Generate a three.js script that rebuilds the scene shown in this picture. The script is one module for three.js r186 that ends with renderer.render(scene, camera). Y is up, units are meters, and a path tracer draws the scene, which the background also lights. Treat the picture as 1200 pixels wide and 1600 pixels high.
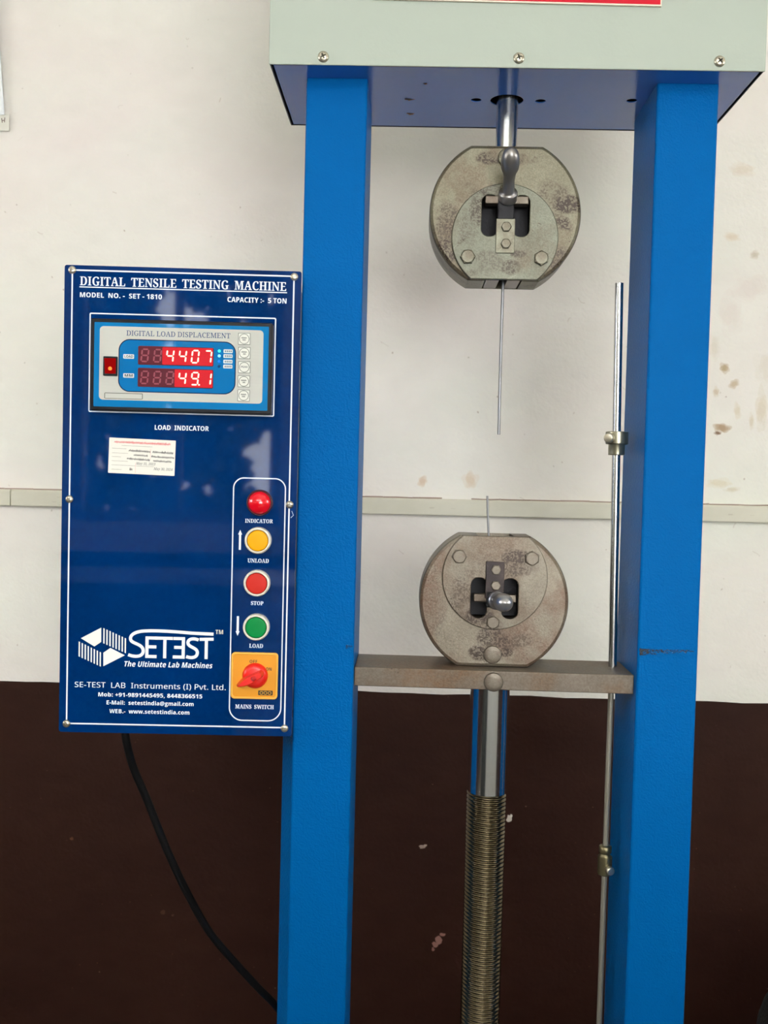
import * as THREE from 'three';
import { RoundedBoxGeometry } from 'three/addons/geometries/RoundedBoxGeometry.js';
import { mergeGeometries } from 'three/addons/utils/BufferGeometryUtils.js';
import { RectAreaLightUniformsLib } from 'three/addons/lights/RectAreaLightUniformsLib.js';
import { Brush, Evaluator, SUBTRACTION } from 'three-bvh-csg';

// ------------------------------------------------------------------ camera, light, exposure
RectAreaLightUniformsLib.init();
const scene = new THREE.Scene();
const renderer = new THREE.WebGLRenderer({ antialias: true });
renderer.toneMapping = THREE.LinearToneMapping;
renderer.toneMappingExposure = 0.81;
renderer.shadowMap.enabled = true;

const camera = new THREE.PerspectiveCamera(53.13, 0.75, 0.05, 60);
camera.rotation.order = 'YXZ';
camera.position.set(-0.1029, 1.35, 1.1897);
camera.rotation.set(-0.03945, 0.02575, 0.02511);
scene.add(camera);

scene.background = new THREE.Color().setRGB(13.5, 13.8, 14.2);          // hazy bright sky outside the windows

// room extents and window openings [x0, x1, y0, y1] on the wall behind the photographer
const ROOM = { x0: -2.7, x1: 2.3, z0: -0.55, z1: 3.4, h: 3.05 };
const WIN_REAR = [-0.26, 1.4, 0.98, 2.05];
const WIN_TREE = [-1.3, -0.38, 1.1, 2.2];
const WIN_FILL_TOP = [-2.3, 0.9, 2.36, 2.84];  // unseen high window added to even out the light
const WIN_FILL_SIDE = [0.3, 1.25, 1.42, 2.15];                              // [z0, z1, y0, y1] of unseen windows added in both side walls to light the back wall
function daylight(w, h, x, y, z, tx, ty, tz, k) {
  const l = new THREE.RectAreaLight(new THREE.Color().setRGB(1.0, 0.985, 0.95), k, w, h);
  l.position.set(x, y, z); l.lookAt(tx, ty, tz); l.name = 'window_daylight'; scene.add(l);
}
for (const [w, k] of [[WIN_REAR, 8.5], [WIN_FILL_TOP, 4.5]]) daylight(w[1] - w[0] - 0.1, w[3] - w[2] - 0.1, (w[0] + w[1]) / 2, (w[2] + w[3]) / 2, ROOM.z1 - 0.01, (w[0] + w[1]) / 2, (w[2] + w[3]) / 2, 0, k);
for (const x of [ROOM.x0 + 0.01, ROOM.x1 - 0.01]) daylight(WIN_FILL_SIDE[1] - WIN_FILL_SIDE[0] - 0.1, WIN_FILL_SIDE[3] - WIN_FILL_SIDE[2] - 0.1, x, (WIN_FILL_SIDE[2] + WIN_FILL_SIDE[3]) / 2, (WIN_FILL_SIDE[0] + WIN_FILL_SIDE[1]) / 2, 0, (WIN_FILL_SIDE[2] + WIN_FILL_SIDE[3]) / 2, (WIN_FILL_SIDE[0] + WIN_FILL_SIDE[1]) / 2, 3);  // fill light for the added side windows
const FILL_TUBE = { x: -0.3, z: 2.3, power: 30 };  // unseen ceiling tube added for overhead fill
{ const l = new THREE.RectAreaLight(new THREE.Color().setRGB(1, 0.98, 0.92), FILL_TUBE.power, 1.18, 0.05); l.position.set(FILL_TUBE.x, ROOM.h - 0.095, FILL_TUBE.z); l.lookAt(FILL_TUBE.x, 0, FILL_TUBE.z); l.name = 'fill_tube_glow'; scene.add(l); }

// ------------------------------------------------------------------ helpers
let seed = 20240531;
const rnd = () => { seed = (seed + 0x6d2b79f5) | 0; let t = Math.imul(seed ^ (seed >>> 15), 1 | seed); t = (t + Math.imul(t ^ (t >>> 7), 61 | t)) ^ t; return ((t ^ (t >>> 14)) >>> 0) / 4294967296; };
const rr = (a, b) => a + (b - a) * rnd();
const PI = Math.PI;
const srgb = (r, g, b) => new THREE.Color().setRGB(r / 255, g / 255, b / 255, THREE.SRGBColorSpace);

// tileable value noise
function noiseGrid(n) { const g = new Float32Array(n * n); for (let i = 0; i < n * n; i++) g[i] = rnd(); return g; }
const G64 = noiseGrid(64);
function vnoise(x, y, per) {
  const xi = Math.floor(x), yi = Math.floor(y), fx = x - xi, fy = y - yi;
  const sx = fx * fx * (3 - 2 * fx), sy = fy * fy * (3 - 2 * fy);
  const w = (a) => ((a % per) + per) % per, at = (a, b) => G64[((w(b) * 29 + 7) % 64) * 64 + ((w(a) * 13 + w(b) * 5) % 64)];
  const a = at(xi, yi), b = at(xi + 1, yi), c = at(xi, yi + 1), d = at(xi + 1, yi + 1);
  return a + (b - a) * sx + (c - a) * sy + (a - b - c + d) * sx * sy;
}
const tiles = new Map();
function fbm(u, v, base, oct) {               // looked up in a cached 512 x 512 tile
  const k = base * 10 + oct; let t = tiles.get(k);
  if (!t) { t = new Float32Array(512 * 512); for (let y = 0, i = 0; y < 512; y++) for (let x = 0; x < 512; x++, i++) t[i] = fbmRaw(x / 512, y / 512, base, oct); tiles.set(k, t); }
  const x = u * 512, y = v * 512, xi = Math.floor(x), yi = Math.floor(y), fx = x - xi, fy = y - yi, a = xi & 511, b = (xi + 1) & 511, r = (yi & 511) << 9, q = ((yi + 1) & 511) << 9;
  const p = t[r + a] + (t[r + b] - t[r + a]) * fx, s = t[q + a] + (t[q + b] - t[q + a]) * fx; return p + (s - p) * fy;
}
function fbmRaw(u, v, base, oct) { let s = 0, a = 0.5, t = 0; for (let o = 0, f = base; o < oct; o++, f *= 2) { s += a * vnoise(u * f + o * 17.3, v * f + o * 9.1, f); t += a; a *= 0.55; } return s / t; }

function canvas(w, h) { const c = document.createElement('canvas'); c.width = w; c.height = h; return [c, c.getContext('2d')]; }
function texOf(c, color = true) {
  const t = new THREE.CanvasTexture(c); if (color) t.colorSpace = THREE.SRGBColorSpace;
  t.magFilter = THREE.LinearFilter; t.wrapS = t.wrapT = THREE.RepeatWrapping; return t;
}
function perPixel(ctx, w, h, f) {            // f(u, v, rgb) alters the colour already there
  const im = ctx.getImageData(0, 0, w, h), d = im.data, p = [0, 0, 0];
  for (let y = 0, i = 0; y < h; y++) for (let x = 0; x < w; x++, i += 4) {
    p[0] = d[i]; p[1] = d[i + 1]; p[2] = d[i + 2]; f(x / w, y / h, p);
    d[i] = Math.max(0, Math.min(255, p[0])); d[i + 1] = Math.max(0, Math.min(255, p[1])); d[i + 2] = Math.max(0, Math.min(255, p[2]));
  }
  ctx.putImageData(im, 0, 0);
}
function scaled(tex, sx, sy = sx, ox = 0, oy = 0) { const t = tex.clone(); t.repeat.set(sx, sy); t.offset.set(ox, oy); t.needsUpdate = true; return t; }

const taken = new Map();
function numbered(n) { const k = taken.get(n) || 0; taken.set(n, k + 1); return k ? n + '_' + String(k).padStart(3, '0') : n; }
function mesh(name, geo, mat, parent, label) {
  const m = new THREE.Mesh(geo, mat); m.name = parent ? name : numbered(name); m.castShadow = m.receiveShadow = true;
  (parent || scene).add(m); if (label) m.userData.label = label; return m;
}
function thing(name, label, category, pos = [0, 0, 0]) {
  const g = new THREE.Group(); g.name = numbered(name); g.position.set(...pos); g.userData = { label, category }; scene.add(g); return g;
}
function structure(name, geo, mat, label, parent) { const m = mesh(name, geo, mat, parent); if (!parent) m.userData = { kind: 'structure', label, category: name.split('_')[0] }; return m; }

function metricUV(geo) {                      // box projection, uv in metres
  const p = geo.attributes.position, n = geo.attributes.normal, uv = new Float32Array(p.count * 2);
  for (let i = 0; i < p.count; i++) {
    const ax = Math.abs(n.getX(i)), ay = Math.abs(n.getY(i)), az = Math.abs(n.getZ(i));
    const x = p.getX(i), y = p.getY(i), z = p.getZ(i);
    const q = az >= ax && az >= ay ? [x, y] : ax >= ay ? [z, y] : [x, z];
    uv[2 * i] = q[0]; uv[2 * i + 1] = q[1];
  }
  geo.setAttribute('uv', new THREE.BufferAttribute(uv, 2)); return geo;
}
function box(x0, x1, y0, y1, z0, z1, r = 0.001, seg = 2) {
  const g = r > 0 ? new RoundedBoxGeometry(x1 - x0, y1 - y0, z1 - z0, seg, r) : new THREE.BoxGeometry(x1 - x0, y1 - y0, z1 - z0);
  g.translate((x0 + x1) / 2, (y0 + y1) / 2, (z0 + z1) / 2); return metricUV(g);
}
function extr(shape, z0, z1, b = 0, curve = 40) {
  const g = new THREE.ExtrudeGeometry(shape, { depth: z1 - z0 - 2 * b, bevelEnabled: b > 0, bevelSize: b, bevelThickness: b, bevelOffset: -b, bevelSegments: 2, curveSegments: curve });
  g.translate(0, 0, z0 + b); return g;
}
function rrect(x0, x1, y0, y1, r, C = THREE.Shape) {
  const s = new C(); s.moveTo(x0 + r, y0); s.lineTo(x1 - r, y0); s.absarc(x1 - r, y0 + r, r, -PI / 2, 0); s.lineTo(x1, y1 - r); s.absarc(x1 - r, y1 - r, r, 0, PI / 2);
  s.lineTo(x0 + r, y1); s.absarc(x0 + r, y1 - r, r, PI / 2, PI); s.lineTo(x0, y0 + r); s.absarc(x0 + r, y0 + r, r, PI, 1.5 * PI); return s;
}
function flatDisc(r, cy, yTop, yBot) {        // circle about (0, cy) cut level at yTop and yBot
  const s = new THREE.Shape(), a = yTop === null ? PI / 2 : Math.asin((yTop - cy) / r), b = yBot === null ? -PI / 2 : Math.asin((yBot - cy) / r);
  s.absarc(0, cy, r, b, a, false); s.absarc(0, cy, r, PI - a, PI - b, false); s.closePath(); return s;
}
function lathe(pts, seg = 40) { return new THREE.LatheGeometry(pts.map(([r, y]) => new THREE.Vector2(r, y)), seg); }     // about +y
const toZ = (g) => g.rotateX(PI / 2);          // a lathe about +y turned to face +z
function rod(r, a, b, seg = 32) {
  const A = new THREE.Vector3(...a), B = new THREE.Vector3(...b), d = B.clone().sub(A), g = new THREE.CylinderGeometry(r, r, d.length(), seg, 1);
  g.applyQuaternion(new THREE.Quaternion().setFromUnitVectors(new THREE.Vector3(0, 1, 0), d.clone().normalize())); const m = A.add(B).multiplyScalar(0.5); return g.translate(m.x, m.y, m.z);
}
const csg = new Evaluator(); csg.useGroups = false;
function cut(geo, ...tools) {
  let a = new Brush(geo); a.updateMatrixWorld();
  for (const t of tools) { const b = new Brush(t); b.updateMatrixWorld(); a = csg.evaluate(a, b, SUBTRACTION); a.updateMatrixWorld(); }
  const g = a.geometry; g.clearGroups(); return g;
}
const merged = (list) => mergeGeometries(list.map((g) => { const q = g.index ? g.toNonIndexed() : g.clone(); for (const k of Object.keys(q.attributes)) if (!['position', 'normal', 'uv'].includes(k)) q.deleteAttribute(k); return q; }));

// ------------------------------------------------------------------ materials
function noiseTex(n, f) { const [c, x] = canvas(n, n); x.fillStyle = '#808080'; x.fillRect(0, 0, n, n); perPixel(x, n, n, (u, v, p) => { const k = f(u, v); p[0] = p[1] = p[2] = k * 255; }); return texOf(c, false); }
const bumpPeel = noiseTex(512, (u, v) => fbm(u, v, 32, 3));                // orange peel of sprayed enamel
const bumpPlaster = noiseTex(512, (u, v) => 0.6 * fbm(u, v, 8, 5) + 0.4 * fbm(u + 0.3, v, 64, 2));
const bumpBrush = noiseTex(512, (u, v) => 0.5 * fbm(u, v, 32, 4) + 0.5 * vnoise(u * 4, v * 256, 256));

const M = {};
const blueBase = srgb(0, 91, 158);
M.blue = new THREE.MeshPhysicalMaterial({ color: blueBase, roughness: 0.42, ior: 1.2, specularColor: new THREE.Color().setRGB(0.3, 0.6, 1), bumpMap: scaled(bumpPeel, 17), bumpScale: 0.00045 });
M.blueSmooth = new THREE.MeshPhysicalMaterial({ color: srgb(56, 112, 196), roughness: 0.16, bumpMap: scaled(bumpPeel, 6), bumpScale: 0.00006 });
M.boxBlue = new THREE.MeshPhysicalMaterial({ color: srgb(10, 60, 130), roughness: 0.4, bumpMap: scaled(bumpPeel, 8), bumpScale: 0.0001 });
M.cream = new THREE.MeshPhysicalMaterial({ color: srgb(168, 177, 165), roughness: 0.5, specularIntensity: 0.5, bumpMap: scaled(bumpPeel, 7), bumpScale: 0.00012 });
M.dark = new THREE.MeshStandardMaterial({ color: srgb(22, 22, 26), roughness: 0.6 });
M.blackPlastic = new THREE.MeshPhysicalMaterial({ color: srgb(12, 14, 20), roughness: 0.4, specularIntensity: 0.4 });
M.nickel = new THREE.MeshStandardMaterial({ color: srgb(196, 190, 172), metalness: 0.9, roughness: 0.28 });
M.chrome = new THREE.MeshStandardMaterial({ color: srgb(236, 238, 240), metalness: 1, roughness: 0.15 });
M.rodSteel = new THREE.MeshStandardMaterial({ color: srgb(182, 184, 182), metalness: 1, roughness: 0.24, bumpMap: scaled(bumpBrush, 6, 2), bumpScale: 0.000015 });
M.rodDull = new THREE.MeshStandardMaterial({ color: srgb(146, 142, 128), metalness: 0.45, roughness: 0.42 });
M.wire = new THREE.MeshStandardMaterial({ color: srgb(140, 140, 142), metalness: 0.7, roughness: 0.4 });
M.knobSteel = new THREE.MeshStandardMaterial({ color: srgb(186, 186, 188), metalness: 0.9, roughness: 0.3 });
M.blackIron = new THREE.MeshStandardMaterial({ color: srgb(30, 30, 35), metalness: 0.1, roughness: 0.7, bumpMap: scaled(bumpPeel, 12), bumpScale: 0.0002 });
M.rubber = new THREE.MeshPhysicalMaterial({ color: srgb(10, 10, 11), roughness: 0.6, specularIntensity: 0.4 });
M.threadSteel = new THREE.MeshStandardMaterial({ color: srgb(100, 91, 72), metalness: 1, roughness: 0.26 });

// worn plated steel: brown tarnish broken up by fine speckle, small dark pits and scratches. A texture is `size` metres wide;
// marks are [x, y, rx, ry, strength] in metres from its middle
function wornSteel(base, rust, amount, size, marks = [], n = 768, spots = 30) {
  const [c, x] = canvas(n, n), k = n / size, o = rnd(); x.fillStyle = `rgb(${base})`; x.fillRect(0, 0, n, n);
  const cl = (a) => Math.max(0, Math.min(1, a));
  perPixel(x, n, n, (u, v, p) => {
    const a = fbm(u + o, v + 0.6 * o, 4, 5), sp = fbm(u * 2 + 0.41, v * 2 + o, 64, 3), b = fbm(u + 0.37 + o, v + 0.11, 8, 4), g = (fbm(u * 3, v * 3, 64, 2) - 0.5) * 26;
    let t = cl((a - (0.60 - amount)) * 4) * (0.45 + 0.3 * cl((sp - 0.4) * 4));
    const X = (u - 0.5) * size, Y = (0.5 - v) * size; let m = 0;
    for (const [mx, my, rx, ry, st] of marks) { const d = ((X - mx) / rx) ** 2 + ((Y - my) / ry) ** 2; if (d < 4) m = Math.max(m, st * cl(1.5 - d * 0.75 + (b - 0.5) * 3) * (0.25 + 0.75 * cl((sp - 0.5 + 0.12 * st) * 6)) * cl((b - 0.38) * 5)); }
    for (let q = 0; q < 3; q++) { let w = p[q] * (1 - t) + rust[q] * t + g + (b - 0.5) * 16; w = w * (1 - m) + [48, 37, 30][q] * m; p[q] = w; }
  });
  for (let i = 0; i < spots; i++) { const cx = rnd() * n, cy = rnd() * n, m = 2 + rnd() * 9; for (let q = 0; q < m; q++) { x.fillStyle = `rgba(${40 + rnd() * 24},${28 + rnd() * 16},${24 + rnd() * 14},${rr(0.3, 0.85)})`; x.beginPath(); x.ellipse(cx + (rnd() - 0.5) * 46, cy + (rnd() - 0.5) * 34, rr(0.7, 2.6), rr(0.7, 2), rnd() * 3, 0, 7); x.fill(); } }
  for (let i = 0; i < 70; i++) { x.strokeStyle = `rgba(${rnd() < 0.5 ? '225,220,200' : '60,50,42'},${rr(0.06, 0.24)})`; x.lineWidth = rr(0.6, 1.5); x.beginPath(); const px = rnd() * n, py = rnd() * n; x.moveTo(px, py); x.lineTo(px + rr(-50, 50), py + rr(-36, 36)); x.stroke(); }
  return texOf(c);
}
const steelAt = (t, size, o = {}) => new THREE.MeshStandardMaterial({ map: scaled(t, 1 / size, 1 / size, 0.5, 0.5), metalness: 0.5, roughness: 0.4, bumpMap: scaled(bumpPeel, 18), bumpScale: 0.0001, ...o });
const steelPlain = wornSteel('104,103,88', [70, 60, 48], 0.06, 0.06, [], 256, 10), steelOld = wornSteel('106,98,86', [74, 58, 48], 0.14, 0.06, [], 256, 14);
M.gripU = steelAt(wornSteel('106,102,84', [84, 68, 52], 0.12, 0.2, [[-0.0174, 0.065, 0.014, 0.006, 0.8], [0.022, 0.063, 0.012, 0.005, 0.6], [-0.049, 0.0236, 0.012, 0.009, 0.55], [-0.069, -0.0176, 0.012, 0.022, 0.6], [-0.067, -0.044, 0.010, 0.018, 0.8], [-0.056, -0.068, 0.012, 0.010, 0.8], [0.074, 0.0114, 0.013, 0.007, 0.95], [0.055, 0.0255, 0.012, 0.012, 0.5], [0.066, -0.029, 0.010, 0.018, 0.85], [0.060, -0.051, 0.009, 0.014, 0.8], [0.05, 0.0, 0.012, 0.016, 0.4], [0.04, -0.07, 0.01, 0.008, 0.5]]), 0.2);
M.plateU = steelAt(wornSteel('99,100,86', [80, 70, 55], 0.07, 0.2, [[-0.031, 0.006, 0.010, 0.02, 0.7], [-0.049, -0.040, 0.006, 0.006, 0.7], [0.008, -0.0645, 0.008, 0.006, 0.7], [0.0155, -0.0485, 0.007, 0.003, 0.7], [-0.03, -0.06, 0.02, 0.012, 0.4], [-0.02, 0.024, 0.012, 0.006, 0.5], [-0.04, -0.015, 0.012, 0.018, 0.35]]), 0.2);
M.gripL = steelAt(wornSteel('116,108,94', [90, 66, 52], 0.13, 0.2, [[0.003, -0.0415, 0.016, 0.010, 0.75], [-0.018, -0.063, 0.008, 0.006, 0.9], [0.015, -0.061, 0.007, 0.004, 0.9], [0.018, -0.048, 0.012, 0.007, 0.5], [-0.072, 0.0, 0.012, 0.03, 0.25], [-0.06, -0.045, 0.008, 0.006, 0.5], [0.03, -0.045, 0.012, 0.006, 0.45]]), 0.2);
M.plateL = steelAt(wornSteel('112,105,92', [84, 68, 54], 0.14, 0.2, [[0.03, 0.055, 0.016, 0.006, 0.85], [0.018, 0.043, 0.008, 0.016, 0.7], [0.032, 0.043, 0.014, 0.008, 0.6], [-0.022, -0.021, 0.016, 0.009, 0.95], [-0.04, 0.0, 0.010, 0.02, 0.5], [-0.02, 0.04, 0.02, 0.012, 0.3], [0.038, 0.006, 0.004, 0.006, 0.7], [-0.005, -0.028, 0.016, 0.006, 0.7]]), 0.2);
M.beam = steelAt(wornSteel('104,94,82', [104, 74, 48], 0.14, 0.34, [[-0.055, 0.1, 0.03, 0.02, 0.5]], 768, 12), 0.34, { metalness: 0.4, roughness: 0.48 });
M.bolt = steelAt(steelPlain, 0.06, { metalness: 0.65, roughness: 0.34 });
M.boltOld = steelAt(steelOld, 0.06, { metalness: 0.55, roughness: 0.42 });
M.latchDark = steelAt(wornSteel('56,46,44', [34, 26, 28], 0.2, 0.06, [], 256, 12), 0.06, { metalness: 0.4, roughness: 0.5 });

// ------------------------------------------------------------------ the room
// Lime-washed wall: faint mottling, thumb-sized brown stains, small specks. Covers x -1.2..0.9, y 1.0..2.3
const WX0 = -1.3, WW = 2.2, WY0 = 0.94, WH = 1.375;
const [wc, wx] = canvas(2048, 1280);
wx.fillStyle = 'rgb(224,220,210)'; wx.fillRect(0, 0, 2048, 1280);
const onWall = (X, Y) => [(X - WX0) / WW * 2048, (1 - (Y - WY0) / WH) * 1280];
function blotch(ctx, X, Y, rx, ry, rgb, a, map, rough = 0.35, rot = 0) {   // an irregular stain with an edge of its own
  const [cx, cy] = map(X, Y), k = 2048 / WW;
  for (let l = 0; l < 4; l++) {
    ctx.fillStyle = `rgba(${rgb},${a / 2.6})`; ctx.beginPath();
    const n = 26, ph = rnd() * 6, s = 1 - l * 0.17;
    for (let i = 0; i <= n; i++) { const t = i / n * 2 * PI, q = s * (1 + rough * (0.6 * Math.sin(2 * t + ph) + 0.4 * Math.sin(5 * t + 2 * ph) + 0.3 * (rnd() - 0.5))); const ex = Math.cos(t) * rx * q, ey = Math.sin(t) * ry * q; ctx.lineTo(cx + k * (ex * Math.cos(rot) - ey * Math.sin(rot)), cy + k * (ex * Math.sin(rot) + ey * Math.cos(rot))); }
    ctx.fill();
  }
}
perPixel(wx, 2048, 1280, (u, v, p) => { const a = (fbm(u, v, 4, 4) - 0.5), b = (fbm(u + 0.2, v, 8, 4) - 0.5), g = (fbm(u, v, 64, 2) - 0.5) * 5; p[0] += a * 8 + g; p[1] += b * 10 + g; p[2] += (a - b) * 8 + b * 14 + g; });
for (const [X, Y, rx, ry, a, col] of [
  [0.4171, 1.5377, 0.0078, 0.0089, 0.55, '150,118,72'], [0.4168, 1.4376, 0.0133, 0.0089, 0.6, '140,104,66'], [0.4101, 1.4287, 0.0055, 0.0033, 0.8, '96,62,40'], [0.4341, 1.5115, 0.0089, 0.0078, 0.45, '168,140,96'],
  [0.4046, 1.4974, 0.0055, 0.0078, 0.4, '180,158,120'], [0.4412, 1.4664, 0.0066, 0.0133, 0.25, '190,170,130'], [0.4815, 1.4697, 0.0111, 0.0332, 0.28, '190,172,130'], [0.4655, 1.4497, 0.0044, 0.0133, 0.25, '180,160,120'],
  [-0.0838, 1.3351, 0.0089, 0.0089, 0.4, '196,160,120'], [-0.0026, 1.3394, 0.0122, 0.0155, 0.34, '204,168,128'], [0.4212, 1.7556, 0.0155, 0.0066, 0.3, '200,178,140'], [0.4342, 1.8665, 0.0266, 0.01, 0.3, '206,188,154'],
  [0.4234, 1.6271, 0.0222, 0.0332, 0.10, '196,178,140'], [0.4545, 1.6714, 0.0332, 0.0222, 0.10, '196,178,140'], [0.46, 1.7268, 0.0089, 0.0066, 0.25, '150,128,100'], [0.4157, 1.3445, 0.0222, 0.0078, 0.3, '200,182,140'], [0.4378, 1.3345, 0.0133, 0.0044, 0.25, '180,160,120'],
  [0.399, 1.5717, 0.0089, 0.0222, 0.16, '190,170,130'], [0.4877, 1.5384, 0.0199, 0.031, 0.12, '190,170,130'], [-0.789, 2.0704, 0.0066, 0.0665, 0.16, '196,170,120'], [-0.7846, 1.9928, 0.0078, 0.0554, 0.14, '190,160,110']].slice(0, -2)) blotch(wx, X, Y, rx, ry, col, a, onWall);
for (let i = 0; i < 260; i++) { const [px, py] = onWall(rr(-1.25, 0.85), rr(0.98, 2.28)); wx.fillStyle = `rgba(${rnd() < 0.5 ? '120,96,76' : '150,140,120'},${rr(0.12, 0.5)})`; wx.beginPath(); wx.ellipse(px, py, rr(0.5, 1.9), rr(0.5, 1.5), rnd() * 3, 0, 7); wx.fill(); }
for (let i = 0; i < 30; i++) { const [px, py] = onWall(rr(-0.8, 0.5), rr(1.05, 2.2)); wx.strokeStyle = `rgba(140,120,100,${rr(0.1, 0.3)})`; wx.lineWidth = rr(0.6, 1.4); wx.beginPath(); wx.moveTo(px, py); wx.quadraticCurveTo(px + rr(-8, 8), py + rr(-6, 6), px + rr(-12, 12), py + rr(-9, 9)); wx.stroke(); }
wx.strokeStyle = 'rgba(92,62,44,0.75)'; wx.lineWidth = 1.6;      // grimy crack along the top of the cable casing
for (let X = -1.1; X < 0.8; X += 0.05) { if (rnd() < 0.12) continue; const [a, b] = onWall(X, 1.2921 + 0.0150 + 0.0035 * X), [c, d] = onWall(X + 0.05, 1.2921 + 0.0150 + 0.0035 * (X + 0.05)); wx.beginPath(); wx.moveTo(a, b + rr(-0.6, 0.6)); wx.quadraticCurveTo((a + c) / 2, (b + d) / 2 + rr(-1, 1), c, d + rr(-0.6, 0.6)); wx.stroke(); }
const wallTex = texOf(wc); wallTex.wrapS = wallTex.wrapT = THREE.MirroredRepeatWrapping; wallTex.repeat.set(1 / WW, 1 / WH); wallTex.offset.set(-WX0 / WW, -WY0 / WH);
M.wallBack = new THREE.MeshStandardMaterial({ map: wallTex, roughness: 0.75, bumpMap: scaled(bumpPlaster, 3), bumpScale: 0.0009 });
M.wall = new THREE.MeshStandardMaterial({ color: srgb(222, 216, 202), roughness: 0.8, bumpMap: scaled(bumpPlaster, 2), bumpScale: 0.001 });
M.ceiling = new THREE.MeshStandardMaterial({ color: srgb(228, 226, 218), roughness: 0.85 });

// brown oil-painted lower wall, y 0..1.03
const DH = 1.1;
const [dc, dx] = canvas(2048, 1024);
dx.fillStyle = 'rgb(48,26,19)'; dx.fillRect(0, 0, 2048, 1024);
const onDado = (X, Y) => [(X - WX0) / WW * 2048, (1 - Y / DH) * 1024];
perPixel(dx, 2048, 1024, (u, v, p) => { const a = fbm(u, v, 8, 4) - 0.5, g = (fbm(u, v, 64, 3) - 0.5) * 7; p[0] += a * 9 + g; p[1] += a * 6 + g; p[2] += a * 4 + g; });
function chip(X, Y, w, h, rgb) {
  const [cx, cy] = onDado(X, Y), k = 2048 / WW; dx.fillStyle = `rgb(${rgb})`; dx.beginPath();
  const n = 9; for (let i = 0; i < n; i++) { const t = i / n * 2 * PI, q = rr(0.6, 1.1); dx.lineTo(cx + k * w * Math.cos(t) * q, cy + k * h * Math.sin(t) * q); } dx.fill();
}
chip(0.0806, 0.7609, 0.0061, 0.0072, '206,196,182'); chip(0.0837, 0.7659, 0.0031, 0.0033, '222,214,200');
chip(-0.0672, 0.7067, 0.0072, 0.0039, '176,156,142'); chip(-0.062, 0.7094, 0.0033, 0.0024, '196,178,164');
for (const [a, b, w, h] of [[-0.0353, 0.5454, 0.0066, 0.0089], [-0.0399, 0.5365, 0.0066, 0.0066], [-0.0278, 0.5547, 0.0066, 0.0033], [-0.0443, 0.5276, 0.0033, 0.0044]]) chip(a, b, w, h, '150,110,100');
chip(-0.6759, 0.7001, 0.0044, 0.0033, '104,70,50'); chip(-0.497, 0.5711, 0.0033, 0.0022, '84,60,48'); chip(-0.5139, 0.5761, 0.0055, 0.0044, '82,56,42');
for (let i = 0; i < 170; i++) chip(rr(-1.1, 0.8), rr(0.3, 1.0), rr(0.0005, 0.0018), rr(0.0005, 0.0014), rnd() < 0.25 ? '120,96,82' : '92,60,44');
const dadoTex = texOf(dc); dadoTex.wrapS = dadoTex.wrapT = THREE.MirroredRepeatWrapping; dadoTex.repeat.set(1 / WW, 1 / DH); dadoTex.offset.set(-WX0 / WW, 0);
M.dado = new THREE.MeshPhysicalMaterial({ map: dadoTex, roughness: 0.6, specularIntensity: 0.25, bumpMap: scaled(bumpPlaster, 3), bumpScale: 0.0007 });

const T = 0.16, CABH = 1.06;
const backGeo = box(ROOM.x0 - T, ROOM.x1 + T, -0.1, ROOM.h + T, ROOM.z0 - T, ROOM.z0, 0);
structure('wall_back', backGeo, M.wallBack, 'cream lime-washed back wall behind the machine');
{ // the paint film of the dado has a hand-cut, slightly wavy upper edge
  const s = new THREE.Shape(); s.moveTo(ROOM.x0, 0); s.lineTo(ROOM.x1, 0); s.lineTo(ROOM.x1, 0.978);
  for (let x = ROOM.x1; x >= ROOM.x0; x -= 0.03) s.lineTo(x, 0.9730 + 0.0022 * x + 0.0009 * Math.sin(x * 23) + 0.0006 * Math.sin(x * 61 + 1));
  s.lineTo(ROOM.x0, 0.967); const g = extr(s, ROOM.z0 - 0.01, ROOM.z0 + 0.0008);
  structure('wall_dado', metricUV(g), M.dado, 'dark brown oil-painted lower part of the back wall');
}
function wallWith(name, w0, w1, holes, place, label) {
  const s = new THREE.Shape(); s.moveTo(w0, -0.1); s.lineTo(w1, -0.1); s.lineTo(w1, ROOM.h + T); s.lineTo(w0, ROOM.h + T); s.closePath();
  for (const [a, b, c, d] of holes) { const h = new THREE.Path(); h.moveTo(a, c); h.lineTo(a, d); h.lineTo(b, d); h.lineTo(b, c); h.closePath(); s.holes.push(h); }
  const g = extr(s, 0, T); place(g); return structure(name, metricUV(g), M.wall, label);
}
wallWith('wall_rear', ROOM.x0 - T, ROOM.x1 + T, [WIN_REAR, WIN_TREE, WIN_FILL_TOP], (g) => g.translate(0, 0, ROOM.z1), 'cream wall with windows opposite the machine');
wallWith('wall_left', -ROOM.z1, -ROOM.z0, [[-WIN_FILL_SIDE[1], -WIN_FILL_SIDE[0], WIN_FILL_SIDE[2], WIN_FILL_SIDE[3]]], (g) => { g.rotateY(PI / 2); g.translate(ROOM.x0 - T, 0, 0); }, 'cream side wall with an added window on the panel side');
wallWith('wall_right', ROOM.z0, ROOM.z1, [WIN_FILL_SIDE], (g) => { g.rotateY(-PI / 2); g.translate(ROOM.x1 + T, 0, 0); }, 'cream side wall with an added window beyond the right column');
structure('ceiling', box(ROOM.x0 - T, ROOM.x1 + T, ROOM.h, ROOM.h + T, ROOM.z0 - T, ROOM.z1 + T, 0), M.ceiling, 'white ceiling');
M.floor = new THREE.MeshStandardMaterial({ color: srgb(96, 90, 82), roughness: 0.6, bumpMap: scaled(bumpPlaster, 2), bumpScale: 0.001 });
structure('floor', box(ROOM.x0 - T, ROOM.x1 + T, -0.14, 0, ROOM.z0 - T, ROOM.z1 + T, 0), M.floor, 'grey cement floor');

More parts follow.
